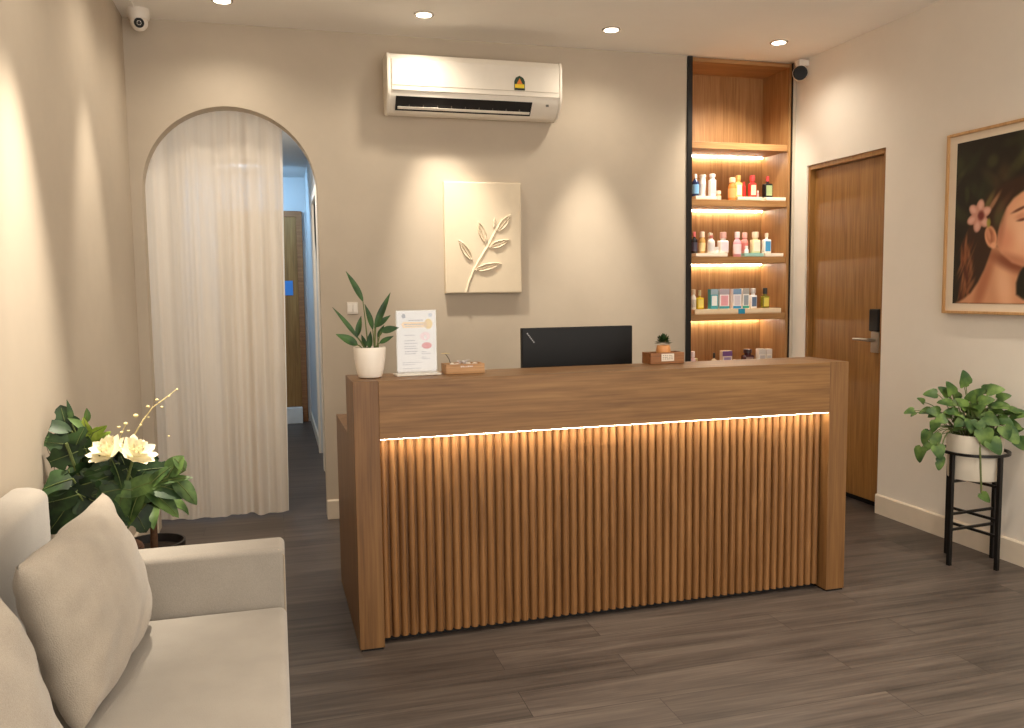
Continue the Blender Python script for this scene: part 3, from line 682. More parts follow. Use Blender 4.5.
# the rows nearer the camera, above the frame: label, x, y, share, size, aim
unseen = [('ceiling downlight above the flower arrangement', -.34, 4.10, .5, 40, (XL, 4.1, 1.3)), ('ceiling downlight above the sofa arm', -.33, 2.96, 2.2, 40, (XL, 2.96, .65)),
          ('ceiling downlight above the sofa seat', -.05, 1.5, .30, 60, None), ('ceiling downlight before the desk near the plant end', .95, 2.1, .40, 70, None),
          ('ceiling downlight before the middle of the desk', 2.0, 2.1, .40, 70, None), ('ceiling downlight above the plant stand', 3.05, 2.5, .6, 90, None),
          ('unseen added ceiling downlight in the entrance beside the sofa', 1.0, .6, .35, 80, None), ('unseen added ceiling downlight in the middle of the entrance', 2.1, .6, .35, 80, None), ('unseen added ceiling downlight in the entrance by the portrait wall', 3.0, .9, .6, 90, None)]  # the entrance downlights are unseen, added for the light they give
for lb, x, y, k, sz, tg_ in unseen:
    downlight(lb, x, y, BW*k, SPW, tg_, sz)

cc = thing('dome_camera', 'white dome security camera on the ceiling corner above the arch', 'camera', (-.66, 5.09, ZC))
MB().lathe([(.056, -.0005), (.058, -.02), (.054, -.05), (.047, -.058)], n=28).build('mount', M['white_plastic'], cc, smooth=True)
MB().ball((0, 0, -.070), .046, 24).build('dome', M['white_plastic'], cc, smooth=True)
dv = Vector((.62, -4.97, -1.45)).normalized()
b0 = Vector((0, 0, -.070))
q = dv.to_track_quat('Z', 'Y').to_matrix()
e1 = MB().lathe([(.026, .030), (.026, .040), (.022, .044)], n=24); e1.v = [tuple(q @ Vector(p)+b0) for p in e1.v]; e1.build('lens_housing', M['black_plastic'], cc, smooth=True)
e2 = MB().lathe([(.010, .0445), (.008, .048)], n=16); e2.v = [tuple(q @ Vector(p)+b0) for p in e2.v]; e2.build('lens', M['dark_pot'], cc, smooth=True)
tag(Box(-.69, -.672, 3.6, 5.02, ZC-.011, ZC-.0005).build('cable_trunking', M['ceil'], bevel=.001), 'pale cable duct on the ceiling running to the dome camera', 'cable duct')

wc = thing('bullet_camera', 'white and black security camera in the corner above the shelves', 'camera', (3.478, 5.12, 2.836))
Box(-.02, .056, -.02, .03, .05, .09).build('mount', M['white_plastic'], wc, bevel=.004)
hv = Vector((-.55, -.83, -.12)).normalized(); q = hv.to_track_quat('Z', 'Y').to_matrix()
h1 = MB().lathe([(.036, -.035), (.048, -.025), (.051, .03), (.048, .038)], n=26); h1.v = [tuple(q @ Vector(p)+Vector((0, 0, 0))) for p in h1.v]; h1.build('housing', M['white_plastic'], wc, smooth=True)
h2 = MB().lathe([(.0475, .0382), (.044, .046), (.0, .049)], n=26); h2.v = [tuple(q @ Vector(p)) for p in h2.v]; h2.build('lens_face', M['black_plastic'], wc, smooth=True)

# ------------------------------------------------------------------ sofa
def soft_box(x0, x1, y0, y1, z0, z1, bev, seg=5):
    return dict(mb=Box(x0, x1, y0, y1, z0, z1), bev=bev, seg=seg)
sofa = thing('sofa', 'beige fabric sofa with a low padded arm against the wall', 'sofa', (0, 0, 0))
SY0, SYA = .75, 2.69
Box(-.752, -.012, SY0, 2.822, .05, .25).build('base', M['sofa'], sofa, bevel=.02, seg=3, smooth=True)
Box(-.640, .0, SY0+.16, SYA-.004, .252, .42).build('seat_cushion', M['sofa'], sofa, bevel=.024, seg=5, smooth=True)
MB().prism([(-.755, .252), (-.646, .252), (-.652, .84), (-.70, .853), (-.755, .853)], 1, SY0+.02, SYA-.004).build('backrest', M['sofa'], sofa, bevel=.025, seg=5, smooth=True)
Box(-.70, .0, SYA, 2.828, .252, .602).build('arm', M['sofa'], sofa, bevel=.018, seg=5, smooth=True)
Box(-.70, .0, SY0+.01, SY0+.155, .252, .602).build('arm', M['sofa'], sofa, bevel=.018, seg=5, smooth=True)
MB().tube([(-.006, SYA+.006, .27), (-.003, SYA+.006, .575), (-.02, SYA+.006, .596)], .0028, 6).build('seam_piping', M['piping'], sofa, smooth=True)
for x, y in ((-.08, 2.74), (-.68, 2.74), (-.08, .83), (-.68, .83)):
    MB().lathe([(.018, 0), (.024, .05)], c=(x, y, 0), n=14).build('leg', M['black'], sofa, smooth=True)

def cushion(label, corner_lo, ydir, L_, H_, tilt, thick, yaw=0, roll=0, seed=1):
    """corner_lo: lower far corner; the cushion lies along -Y and leans its top back to the wall"""
    nu, nv = 44, 36; v = []; f = []; rr = random.Random(seed)
    for side in (1, -1):
        for j in range(nv+1):
            for i in range(nu+1):
                a, b = -1+2*i/nu, -1+2*j/nv
                # pinched edges between the pointed corners
                px = a*(1-.055*(1-b*b)); pz = b*(1-.05*(1-a*a))
                pf = (max(0, 1-a*a))**.42*(max(0, 1-b*b))**.42
                wr = .009*math.sin(9*a+5*b*b+seed)*pf*(1-pf)*2.6 + .004*math.sin(15*b-7*a+2*seed)*pf*(1-pf)*2
                v.append((side*thick*.5*(pf+wr/thick*2), px*L_/2, pz*H_/2))
    n0 = (nu+1)*(nv+1)
    for s in (0, 1):
        for j in range(nv):
            for i in range(nu):
                a = s*n0+j*(nu+1)+i; q_ = (a, a+1, a+nu+2, a+nu+1); f.append(q_ if s == 0 else q_[::-1])
    mb = MB().add(v, f); o = mb.build('throw_cushion', M['cushion'], smooth=True)
    for e_ in o.data.edges: e_.use_edge_sharp = False
    Rm = Matrix.Rotation(yaw, 4, 'Z') @ Matrix.Rotation(-tilt, 4, 'Y') @ Matrix.Rotation(roll, 4, 'X')
    o.matrix_world = Matrix.Translation(Vector(corner_lo)) @ Rm
    return tag(o, label, 'cushion', 'beige cushions on the sofa')
c1 = cushion('plump beige cushion leaning by the sofa arm', (-.478, 2.315, .628), 1, .68, .405, math.radians(15), .19, yaw=math.radians(-4), seed=1)
c2 = cushion('plump beige cushion farther from the sofa arm, cut by the frame edge', (-.52, 1.47, .628), 1, .66, .405, math.radians(15), .19, yaw=math.radians(-6), seed=4)

# ------------------------------------------------------------------ plants
def leaf(mb, base, d, nrm, L_, W_, kind='oval', droop=.3, fold=.25, nt=8, twist=0, rib=None):
    base = Vector(base); d = Vector(d).normalized(); nrm = Vector(nrm)
    nrm = (nrm-d*nrm.dot(d)); nrm = nrm.normalized() if nrm.length > 1e-4 else d.orthogonal().normalized()
    if twist: nrm = Matrix.Rotation(twist, 3, d) @ nrm
    s = d.cross(nrm)
    def wf(t):
        if kind == 'lance': return math.sin(PI*min(1, t)**.75)**.9
        if kind == 'heart': return 1.22*min(1, (t+.03)/.2)**.5*(1-t)**.62*(1 if t < 1 else 0)*(1.0-.0*t)
        if kind == 'lobed': return (math.sin(PI*t**.75)**.6)*(.50+.56*abs(math.cos(t*PI*3.2)))
        if kind == 'petal': return math.sin(PI*min(1, t*.93+.02)**1.5)**.7
        return math.sin(PI*t**.8)**.75
    v = []; f = []; p = base.copy(); ang = 0; st = L_/nt
    for i in range(nt+1):
        t = i/nt; w = max(.002, W_*.5*wf(t)) if i < nt else .0008
        dd = Matrix.Rotation(-droop*t, 3, s) @ d; nn = Matrix.Rotation(-droop*t, 3, s) @ nrm
        if i: p = p+dd*st
        back = 0
        if kind == 'heart' and i == 0: back = 0
        for k in (-1, -.5, 0, .5, 1):
            off = -dd*(.10*L_*abs(k)**1.5) if kind == 'heart' and i <= 1 else Vector((0, 0, 0))
            v.append(p+s*(w*k)+nn*(abs(k)*w*fold)+off)
    if rib is not None:
        up_ = Vector((0, -.002, .0012)); rib.tube([v[i*5+2]+up_ for i in range(nt)], [.0022*(1-.7*i/nt) for i in range(nt)], 5)
    for i in range(nt):
        for k in range(4):
            a = i*5+k; f.append((a, a+1, a+6, a+5))
    mb.add(v, f)
def curve(p0, p1, p2, n=8):
    p0, p1, p2 = Vector(p0), Vector(p1), Vector(p2)
    return [p0*(1-t)**2+p1*2*t*(1-t)+p2*t*t for t in [i/n for i in range(n+1)]]

# counter plant
def counter_plant():
    t = thing('potted_plant', 'slender green plant in a round white ceramic pot on the counter', 'plant', (.352, 3.365, DH+.001))
    MB().lathe([(.040, 0), (.046, .003), (.054, .03), (.061, .075), (.0635, .118), (.0625, .121), (.057, .120), (.056, .105), (.0, .104)], n=40).build('pot', M['ceramic'], t, smooth=True)
    MB().lathe([(.0555, .1045), (.045, .109), (.0, .111)], n=24).build('soil', M['soil'], t, smooth=True)
    lf = MB(); sm_ = MB()
    K = .0041  # metres per photo pixel at this depth
    P = lambda dx, dz, y=0: Vector((dx*K, y, .108+dz*K))
    # (stem root dx, stem top dx,dz, leaf direction, length, width)
    spec = [((-1, 0), (-5, 47), (-13, 27), .135, .026, 0), ((5, 0), (4, 20), (-7, 28), .105, .024, .01), ((5, 0), (5, 21), (14, 34), .155, .028, -.012),
            ((5, 0), (7, 22), (14, 12), .075, .024, .01), ((-4, 0), (-11, 12), (-21, 30), .155, .020, .0), ((-6, 0), (-12, 6), (-22, 13), .095, .036, -.02),
            ((-3, 0), (-11, 13), (4, 22), .085, .024, .015), ((6, 0), (11, 18), (16, 4), .072, .030, -.012), ((4, 0), (9, 7), (14, 8), .062, .020, -.02), ((-1, 0), (-1, 2), (1, 20), .07, .024, -.02), ((0, 0), (-3, 2), (-4, 16), .055, .02, .02), ((9, 0), (9, 12), (5, 10), .055, .018, .02)]
    for (r0, tp, ld, L_, W_, yy) in spec:
        a = P(r0[0], 0, yy); b = P(tp[0], tp[1], yy*1.5)
        sm_.tube(curve(a, (a+b)/2+Vector((0, 0, .008)), b), [.0032-.0012*i/8 for i in range(9)], 6)
        d = Vector((ld[0], -4+yy*100, ld[1])); nr = Vector((.25 if ld[0] < 0 else -.25, -1, .3))
        leaf(lf, b, d, nr, L_, W_, 'lance', droop=.22, fold=.35, nt=10)
    lf.build('foliage', M['leaf_lance'], t, smooth=True); sm_.build('stem', M['stem'], t, smooth=True)
counter_plant()

# acrylic price stand
def sign_stand():
    t = thing('acrylic_sign_stand', 'clear acrylic stand holding a printed white sheet on the counter', 'sign', (.545, 3.395, DH+.001), math.radians(5))
    Box(-.092, .092, -.038, .038, 0, .007).build('base', M['acrylic'] if False else paint((236, 228, 214), .2), t, bevel=.001)
    Box(-.083, .083, -.0045, -.0025, .0075, .262).build('acrylic_sheet', M['acrylic'], t)
    Box(-.083, .083, .0025, .0045, .0075, .262).build('acrylic_sheet', M['acrylic'], t)
    pp = Box(-.079, .079, -.0015, .0015, .010, .258).build('printed_sheet', M['paper'], t)
    # print: the sheet's blots and lines of illegible small type
    Y = -.0020
    def blot(name, c, rx, rz, col, n=24):
        MB().prism([(c[0]+rx*math.cos(2*PI*i/n), c[1]+rz*math.sin(2*PI*i/n)) for i in range(n)], 1, Y, -.0016).build(name, paint(col), pp)
    MB().prism([(-.055, .192), (.03, .192), (.045, .198), (.045, .214), (-.055, .216), (-.062, .205)], 1, Y, -.0016).build('headline_band', paint((232, 190, 120)), pp)
    blot('sun_blot', (.050, .206), .017, .021, (222, 180, 70)); blot('pink_blot', (.036, .156), .021, .017, (226, 190, 194)); blot('white_blot', (.036, .152), .006, .009, (250, 246, 244))
    blot('red_bowl', (.042, .118), .021, .013, (196, 60, 50)); blot('emblem', (-.052, .239), .008, .009, (112, 110, 122)); blot('emblem', (.058, .242), .008, .008, (170, 172, 186))
    ln = MB(); r4 = random.Random(5)
    def words_(x0, x1, z, h=.0035):
        x = x0
        while x < x1:
            w = r4.uniform(.004, .012); ln.box(x, min(x1, x+w), Y-.0003, -.0016, z, z+h); x += w+.0028
    words_(-.032, .028, .219, .005); words_(-.05, .03, .203, .0045); words_(-.045, .02, .196, .003)
    for z in (.160, .138, .127, .115, .106, .094, .085): words_(-.05+r4.choice([0, 0, .008]), r4.uniform(-.01, .012), z)
    for z in (.092, .084, .07, .064): words_(.02, r4.uniform(.035, .058), z, .0028)
    for z in (.05, .042, .026): words_(-.06, r4.uniform(-.02, .05), z, .0022)
    ln.build('small_type', paint((150, 142, 150)), pp)
sign_stand()

def flower_box():
    t = thing('wooden_box', 'small open wooden box with white pebbles and card beside the sign', 'box', (.737, 3.405, DH+.001), math.radians(2))
    w, d, h = .081, .045, .040
    MB().box(-w, w, -d, -d+.007, 0, h).box(-w, w, d-.007, d, 0, h).box(-w, -w+.007, -d+.007, d-.007, 0, h).box(w-.007, w, -d+.007, d-.007, 0, h).box(-w+.007, w-.007, -d+.007, d-.007, 0, .006).build('body', M['small_wood'], t, bevel=.001)
    r5 = random.Random(2); mk = MB()
    for i in range(7): mk.box(-.02+i*.0075, -.0155+i*.0075, -d-.0006, -d+.001, .027, .027+r5.uniform(.003, .006))
    mk.build('front_lettering', M['paper'], t)
    peb = MB()
    for i in range(46): peb.ball((r5.uniform(-w+.017, w-.017), r5.uniform(-d+.015, d-.015), r5.uniform(.028, .038)), r5.uniform(.005, .008), 8, (1.2, 1, .7))
    o = peb.build('white_pebbles', M['ceramic'], smooth=True); o.location = (.737, 3.405, DH+.001); tag(o, 'white pebbles filling the small open wooden box', 'pebbles', kind='stuff')
    k = MB()
    k.tube([(.0, 0, 0), (.008, 0, .024), (.022, 0, .026)], .0018, 6)
    c = thing('tissue_tuft', 'white crumpled paper tuft sticking up from the wooden box', 'paper', (.735, 3.395, DH+.046))
    tf = MB()
    for i in range(9):
        a = r5.uniform(0, 6.28); leaf(tf, (r5.uniform(-.012, .012), r5.uniform(-.008, .008), -.006), (math.cos(a)*.7, math.sin(a)*.4, .9), (-math.cos(a), -math.sin(a), .6), r5.uniform(.018, .034), .014, 'oval', .7, .4, 5)
    tf.build('paper', M['paper'], c, smooth=True)
    f_ = thing('dried_flower', 'tiny pale yellow dried flower leaning out of the wooden box', 'flower', (.69, 3.42, DH+.035))
    MB().tube([(0, 0, 0), (-.008, 0, .025), (-.022, 0, .045)], .0014, 6).build('stem', M['reed'], f_, smooth=True)
    fl_ = MB()
    for i in range(7):
        a = i*2*PI/7; leaf(fl_, (-.022, 0, .045), (math.cos(a), math.sin(a)*.8, .25), (0, 0, 1), .020, .012, 'petal', .3, .3, 5)
    fl_.build('petals', M['bud'], f_, smooth=True)
flower_box()

def succulent_box():
    t = thing('wooden_box', 'low dark wooden box with a white tag near the shelves end of the counter', 'box', (1.688, 3.50, DH+.001), math.radians(1))
    w, d, h = .083, .045, .05
    MB().box(-w, w, -d, -d+.008, 0, h).box(-w, w, d-.008, d, 0, h).box(-w, -w+.008, -d+.008, d-.008, 0, h).box(w-.008, w, -d+.008, d-.008, 0, h).box(-w+.008, w-.008, -d+.008, d-.008, 0, .03).build('body', M['dark_wood'], t, bevel=.001)
    Box(-.03, .032, -d-.0014, -d, .012, .045).build('tag_card', paint((226, 214, 196)), t)
    r6 = random.Random(9); k = MB()
    for z in (.036, .028, .020):
        for i in range(5): k.box(-.024+i*.0105, -.024+i*.0105+r6.uniform(.004, .008), -d-.0020, -d-.0013, z, z+.003)
    k.build('tag_lettering', paint((120, 104, 90)), t)
    p = thing('succulent_pot', 'tiny orange round pot with a green succulent in the dark wooden box', 'plant', (1.688, 3.497, DH+.0325))
    MB().lathe([(.022, 0), (.030, .008), (.033, .024), (.030, .044), (.027, .05), (.024, .048), (.0, .045)], n=28).build('pot', paint((206, 142, 84), .5), p, smooth=True)
    lf = MB()
    for i in range(60):
        a = i*2.4; q_ = i/60; el = -.2+q_*1.65
        d = (math.cos(a)*math.cos(el), math.sin(a)*math.cos(el), math.sin(el))
        c = (.012*d[0], .012*d[1], .060+.014*d[2])
        leaf(lf, c, d, (-d[0]*.3, -d[1]*.3, 1), .026+.006*math.sin(i*1.7), .017, 'oval', -.3, .35, 5)
    lf.build('foliage', M['leaf_mid'], p, smooth=True)
succulent_box()

# monitor behind the counter
mo = thing('monitor', 'black computer monitor seen from behind, standing at the desk', 'monitor', (1.365, 3.745, LW+.001), math.radians(1.5))
Box(-.278, .278, -.012, .018, .085, .402).build('back_cover', M['black_plastic'], mo, bevel=.004, seg=3)
Box(-.13, .13, -.022, -.0125, .09, .21).build('rear_housing', M['black_plastic'], mo, bevel=.01, seg=3)
Box(-.272, .272, .0181, .0195, .095, .396).build('screen', paint((10, 10, 12), .15), mo)
Box(-.03, .03, -.032, -.02, .01, .2).build('stand_post', M['black_plastic'], mo, bevel=.004)
Box(-.12, .12, -.09, .09, 0, .012).build('stand_base', M['black_plastic'], mo, bevel=.004)
lg = MB()
for i in range(6):
    c = Vector((-.252+i*.006, -.0125, .378-i*.0078)); lg.add([c+Vector(p) for p in ((-.004, 0, -.001), (.001, 0, -.0065), (.0045, 0, -.0025), (-.0005, 0, .003))], [(0, 1, 2, 3)])
lg.v = [(x, y-.0003, z) for x, y, z in lg.v]
lg.build('maker_mark', paint((150, 150, 152)), mo)

# pothos on the black plant stand
def stand_and_pothos():
    cx, cy, R = 3.347, 3.398, .152
    t = thing('plant_stand', 'black metal plant stand with crossed bars beside the pale wall', 'plant stand', (cx, cy, 0))
    a0 = math.radians(185)
    ang = [a0+i*PI/2 for i in range(4)]
    HT = .575
    for a in ang:
        x, y = R*math.cos(a), R*math.sin(a)
        l = Box(-.0095, .0095, -.0095, .0095, 0, HT-.013); l.v = [tuple(Matrix.Rotation(a, 3, 'Z') @ Vector(p)+Vector((x*.965, y*.965, 0))) for p in l.v]
        l.build('leg', M['black'], t, bevel=.0015)
    ring = MB(); nn = 48
    pr_ = [(R-.006, HT-.013), (R+.008, HT-.013), (R+.008, HT), (R-.006, HT)]
    v = []; f = []
    for i in range(nn):
        a = 2*PI*i/nn
        for r, z in pr_: v.append((r*math.cos(a), r*math.sin(a), z))
    for i in range(nn):
        for k in range(4): f.append((i*4+k, ((i+1) % nn)*4+k, ((i+1) % nn)*4+(k+1) % 4, i*4+(k+1) % 4))
    ring.add(v, f).build('top_ring', M['black'], t, smooth=True)
    for z in (.255, .175):
        for k in (0, 1):
            a = ang[k]; b = Box(-R*.95, R*.95, -.006, .006, z-k*.013, z+.012-k*.013); b.v = [tuple(Matrix.Rotation(a, 3, 'Z') @ Vector(p)) for p in b.v]; b.build('cross_bar', M['black'], t)
    b = MB()
    for k in (0, 1):
        q_ = Box(-R*.94, R*.94, -.006, .006, .4195-k*.0125, .4315-k*.0125); q_.v = [tuple(Matrix.Rotation(ang[k], 3, 'Z') @ Vector(p)) for p in q_.v]; b.add(q_.v, q_.f)
    b.build('pot_support', M['black'], t)
    p = thing('pothos_plant', 'trailing green heart-leaved plant in a pale stone pot on the black stand', 'plant', (cx, cy, .4325))
    MB().lathe([(.112, 0), (.118, .004), (.124, .10), (.130, .222), (.129, .227), (.120, .225), (.118, .20), (.0, .195)], n=44).build('pot', M['stone_pot'], p, smooth=True)
    MB().lathe([(.1175, .197), (.09, .206), (0, .21)], n=28).build('soil', M['soil'], p, smooth=True)
    # camera-facing frame: e1 to the viewer's right, e2 towards the viewer
    e1 = Vector((.715, -.70, 0)); e2 = Vector((-.70, -.715, 0)); UZ = Vector((0, 0, 1))
    lf = MB(); sm_ = MB(); K = .0044
    r7 = random.Random(11)
    def pt_(px, py, fwd): return e1*((px-975.5)*K)+e2*fwd+UZ*((437-py)*.00475+.222)
    # (leaf centre in the photo, forward offset, size, direction in the picture)
    L = [(964, 377, .03, .085, (0, 1)), (950, 388, .05, .085, (-.2, 1)), (929, 394, .08, .075, (-1, .15)), (908, 413, .12, .06, (-1, -.1)), (994, 388, .03, .09, (1, .35)), (978, 393, .0, .08, (.5, .7)),
         (985, 399, .06, .085, (.8, .4)), (1018, 412, .02, .10, (1, .35)), (962, 402, .09, .08, (-.4, .6)), (944, 402, .09, .08, (-.9, .3)), (933, 412, .1, .08, (-.7, .2)), (940, 420, .13, .07, (-.8, -.2)),
         (951, 411, .11, .08, (-.7, .2)), (1000, 404, .05, .085, (.9, .1)), (1006, 419, .08, .085, (1, -.2)), (991, 418, .12, .09, (.6, -.3)), (985, 436, .155, .105, (.2, -1)), (996, 444, .15, .10, (.7, -.8)),
         (1012, 434, .11, .095, (.7, -.7)), (1020, 443, .06, .08, (.5, -.9)), (1005, 430, .13, .08, (.3, -.8)), (972, 425, .13, .08, (.1, -.5)), (960, 422, .12, .075, (-.5, -.3)), (934, 428, .13, .07, (-.4, -.8)),
         (925, 440, .13, .085, (-.6, -.9)), (936, 443, .12, .085, (.2, -1)), (920, 459, .12, .095, (-.3, -.9)), (941, 455, .13, .085, (.4, -1)), (943, 465, .12, .055, (.3, -1)), (928, 450, .12, .06, (-.4, -.8)), (941, 470, .12, .05, (-.1, -1)), (968, 410, .0, .08, (.2, .6)), (978, 408, .09, .075, (.3, .5)), (1002, 396, .0, .075, (.8, .5)), (955, 396, .0, .07, (-.3, .8)),
         (981, 425, .14, .07, (.4, -.6)), (1014, 425, .02, .075, (.9, -.1)), (970, 396, .06, .07, (.1, .8))]
    L2 = []
    for px, py, fw, sz, dr in L:
        L2.append((px, py, fw, sz*.86, dr))
        if py < 432: L2.append((px+r7.uniform(-11, 11), py+r7.uniform(-4, 11), fw*.6+r7.uniform(-.03, .02), sz*r7.uniform(.55, .8), (dr[0]+r7.uniform(-.5, .5), dr[1]+r7.uniform(-.5, .5))))
    for px, py, fw, sz, dr in L2:
        c = pt_(px, py, fw)
        d = (e1*dr[0]+UZ*dr[1]+e2*.35).normalized(); b = c-d*sz*.5
        root = Vector((max(-.07, min(.07, c.x*.4)), max(-.07, min(.07, c.y*.4)), .212))
        if c.z < .16:  # trailing vines leave over the pot's rim
            side = e1*(-.14 if px < 970 else .12)+e2*.06; mid = side+UZ*.30
        else: mid = (root+b)/2+UZ*(.05+.03*r7.random())
        sm_.tube(curve(root, mid, b), .0022, 5)
        nr = (e2*.75+UZ*.8+e1*r7.uniform(-.5, .5))
        leaf(lf, b, d, nr, sz, sz*.92, 'heart', droop=.6, fold=.14, nt=9, twist=r7.uniform(-.3, .3))
    for i in range(48):  # smaller inner leaves
        a = r7.uniform(0, 6.28); rr = r7.uniform(.03, .13); c = Vector((rr*math.cos(a), rr*math.sin(a), r7.uniform(.24, .35)))
        if c.x > .125: continue
        d = Vector((math.cos(a), math.sin(a), r7.uniform(-.1, .9))); leaf(lf, c, d, Vector((0, 0, 1)), .06, .05, 'heart', .4, .15, 7, r7.uniform(-.5, .5))
        sm_.tube(curve((c.x*.4, c.y*.4, .212), (c.x*.6, c.y*.6, .27), c), .002, 5)
    # a single strand hanging in front of the pot
    vs = curve(e2*.125+e1*.02+UZ*.235, e2*.19+e1*.02+UZ*.2, e2*.165+e1*.035+UZ*(-.04)); sm_.tube(vs, .0045, 6); leaf(lf, vs[-1], e1*.5-UZ*.6, e2, .06, .045, 'heart', .3, .1, 7)
    # keep the foliage clear of the wall
    lim = XR-.012-cx
    lf.v = [(min(v_[0], lim), v_[1], v_[2]) for v_ in lf.v]; sm_.v = [(min(v_[0], lim), v_[1], v_[2]) for v_ in sm_.v]
    lf.build('foliage', M['leaf_pothos'], p, smooth=True); sm_.build('stem', M['stem'], p, smooth=True)
stand_and_pothos()

# flower arrangement behind the sofa
K2 = .00385
def P2(px, py, fwd=0, base_y=3.12):
    """point about y = base_y - fwd; sizes read off the photo at that depth"""
    y = base_y-fwd
    x = -.5215*y/3.1+(px-122)*K2*y/3.1*.95
    return Vector((x, y, .882-(py-447)*K2*.955))
def arrangement():
    ox, oy = -.60, 3.12
    O = Vector((ox, oy, 0))
    t = thing('flower_arrangement', 'white blossoms and dark green leaves in a brown pot behind the sofa', 'plant', (ox, oy, 0))
    MB().lathe([(.085, 0), (.095, .01), (.12, .28), (.128, .52), (.122, .53), (.112, .52), (.11, .49), (0, .485)], n=36).build('pot', M['brown_pot'], t, smooth=True)
    MB().lathe([(.1095, .488), (.08, .50), (0, .505)], n=24).build('soil', M['soil'], t, smooth=True)
    dk = MB(); md = MB(); lt = MB(); sm_ = MB(); rd = MB(); rb = MB(); rr = random.Random(21)
    def put(mb, px, py, fwd, L_, W_, ang, kind='lobed', droop=.4, face=(0.25, -1, .25), fold=.15, stem=True):
        c = P2(px, py, fwd)-O; a = math.radians(ang); d = Vector((math.cos(a), -.25, math.sin(a))).normalized(); b = c-d*L_*.5
        leaf(mb, b, d, Vector(face)+Vector((rr.uniform(-.5, .5), 0, rr.uniform(-.3, .6))), L_, W_, kind, droop, fold, 16, rr.uniform(-.35, .35), rib=rb if kind != 'lance' else None)
        if stem: sm_.tube(curve((rr.uniform(-.03, .03), rr.uniform(-.03, .03), .5), (b.x*.5, b.y*.5, b.z*.7+.16), b), .0035, 6)
    # dark lobed leaves to the wall side
    put(dk, 76, 428, .0, .16, .10, 100); put(dk, 66, 424, .02, .11, .05, 155, 'lance'); put(dk, 68, 440, .03, .11, .07, 165); put(dk, 83, 440, .05, .12, .08, 70); put(dk, 72, 452, .06, .14, .09, 200)
    put(dk, 86, 455, .03, .15, .10, 80); put(dk, 63, 473, .1, .11, .10, 190, 'oval', face=(.8, -.7, .3)); put(dk, 66, 488, .12, .12, .08, 195, 'oval', face=(.7, -.7, .3)); put(dk, 90, 470, .05, .16, .12, 40)
    put(dk, 78, 478, .08, .15, .12, -20); put(dk, 105, 472, .1, .17, .10, 15); put(dk, 140, 468, .05, .17, .10, 10); put(dk, 128, 462, .02, .18, .11, 0); put(dk, 152, 470, .04, .12, .07, -20)
    [put(dk, rr.uniform(72, 140), rr.uniform(455, 505), rr.uniform(.02, .12), rr.uniform(.09, .13), rr.uniform(.05, .07), rr.uniform(0, 360)) for _ in range(16)]; put(dk, 95, 492, .1, .18, .12, -30); put(dk, 116, 490, .1, .18, .12, -50); put(dk, 70, 500, .1, .18, .12, -120); put(dk, 85, 510, .08, .2, .14, -100); put(dk, 105, 512, .06, .2, .14, -80); put(dk, 130, 505, .05, .18, .12, -60)
    # fresh light leaves
    for px, py, a in ((96, 436, 60), (101, 432, 20), (92, 428, 110), (98, 442, -10), (104, 438, 45), (92, 446, -50)): put(lt, px, py, .02, .075, .035, a, 'oval')
    put(md, 80, 413, 0, .085, .02, 92, 'lance'); put(md, 94, 417, 0, .05, .024, 80, 'oval'); put(md, 88, 424, .02, .09, .03, 140, 'lance'); put(md, 55, 431, .02, .1, .03, 155, 'lance')
    # big mid green leaves at the front
    for px, py, a, L_, W_ in ((118, 480, 160, .17, .06), (138, 478, 25, .17, .07), (160, 482, -10, .17, .085), (155, 492, -35, .17, .07), (128, 496, -120, .15, .07), (142, 488, 200, .16, .06), (115, 500, -110, .15, .075), (176, 486, -45, .13, .06), (165, 474, 20, .12, .035), (150, 472, 50, .13, .04), (166, 463, 60, .085, .07), (172, 461, 120, .06, .04)):
        put(md, px, py, .11, L_, W_, a, 'oval', .55, (.1, -.8, .6))
    for x0, y0, x1, y1 in ((57, 500, 52, 432), (44, 520, 39, 448), (61, 500, 55, 440)): rd.tube(curve(P2(x0, y0, .02)-O, P2((x0+x1)/2-1, (y0+y1)/2, .0)-O, P2(x1, y1, .0)-O), .0028, 5)
    sm_.tube(curve((0, 0, .5), P2(84, 470, .05)-O, P2(75, 438, .08)-O), .005, 6)
    for m_ in (dk, md, lt, sm_, rd, rb): m_.v = [(max(v_[0], XL+.02-ox+.012*math.sin(40*v_[2])), v_[1], v_[2]) for v_ in m_.v]
    rb.build('leaf_ribs', M['stem'], t, smooth=True)
    dk.build('dark_leaves', M['leaf_dark'], t, smooth=True); md.build('green_leaves', M['leaf_mid'], t, smooth=True); lt.build('fresh_leaves', M['leaf_light'], t, smooth=True)
    sm_.build('stem', M['stem'], t, smooth=True); rd.build('dry_reeds', M['reed'], t, smooth=True)
    for px, py, tilt in ((112, 446, -.35), (131, 448, .45)):
        b = MB(); c = P2(px, py+6, .1)-O
        ax = Vector((tilt, -.45, .8)).normalized(); u = ax.orthogonal().normalized(); w = ax.cross(u)
        for ring_, (cnt, op, ln_) in enumerate(((11, 1.25, .078), (10, .85, .070), (8, .5, .058), (6, .22, .045))):
            for i in range(cnt):
                a = 2*PI*(i+.5*ring_)/cnt+rr.uniform(-.1, .1); rad = u*math.cos(a)+w*math.sin(a)
                d = (rad*math.sin(op)+ax*math.cos(op)); leaf(b, c+ax*.004*ring_, d, ax-rad*.2, ln_*rr.uniform(.9, 1.1), .032, 'petal', -.35, .3, 7)
        b.build('blossom', M['petal'], t, smooth=True)
        MB().tube(curve((0, 0, .5), (c.x*.5, c.y*.5, .66), c), .005, 6).build('blossom_stem', M['stem'], t, smooth=True)
    sp = MB(); bd = MB()
    line = [P2(px, py, .0)-O for px, py in ((122, 455), (133, 437), (141, 424), (150, 412), (160, 405), (173, 395))]
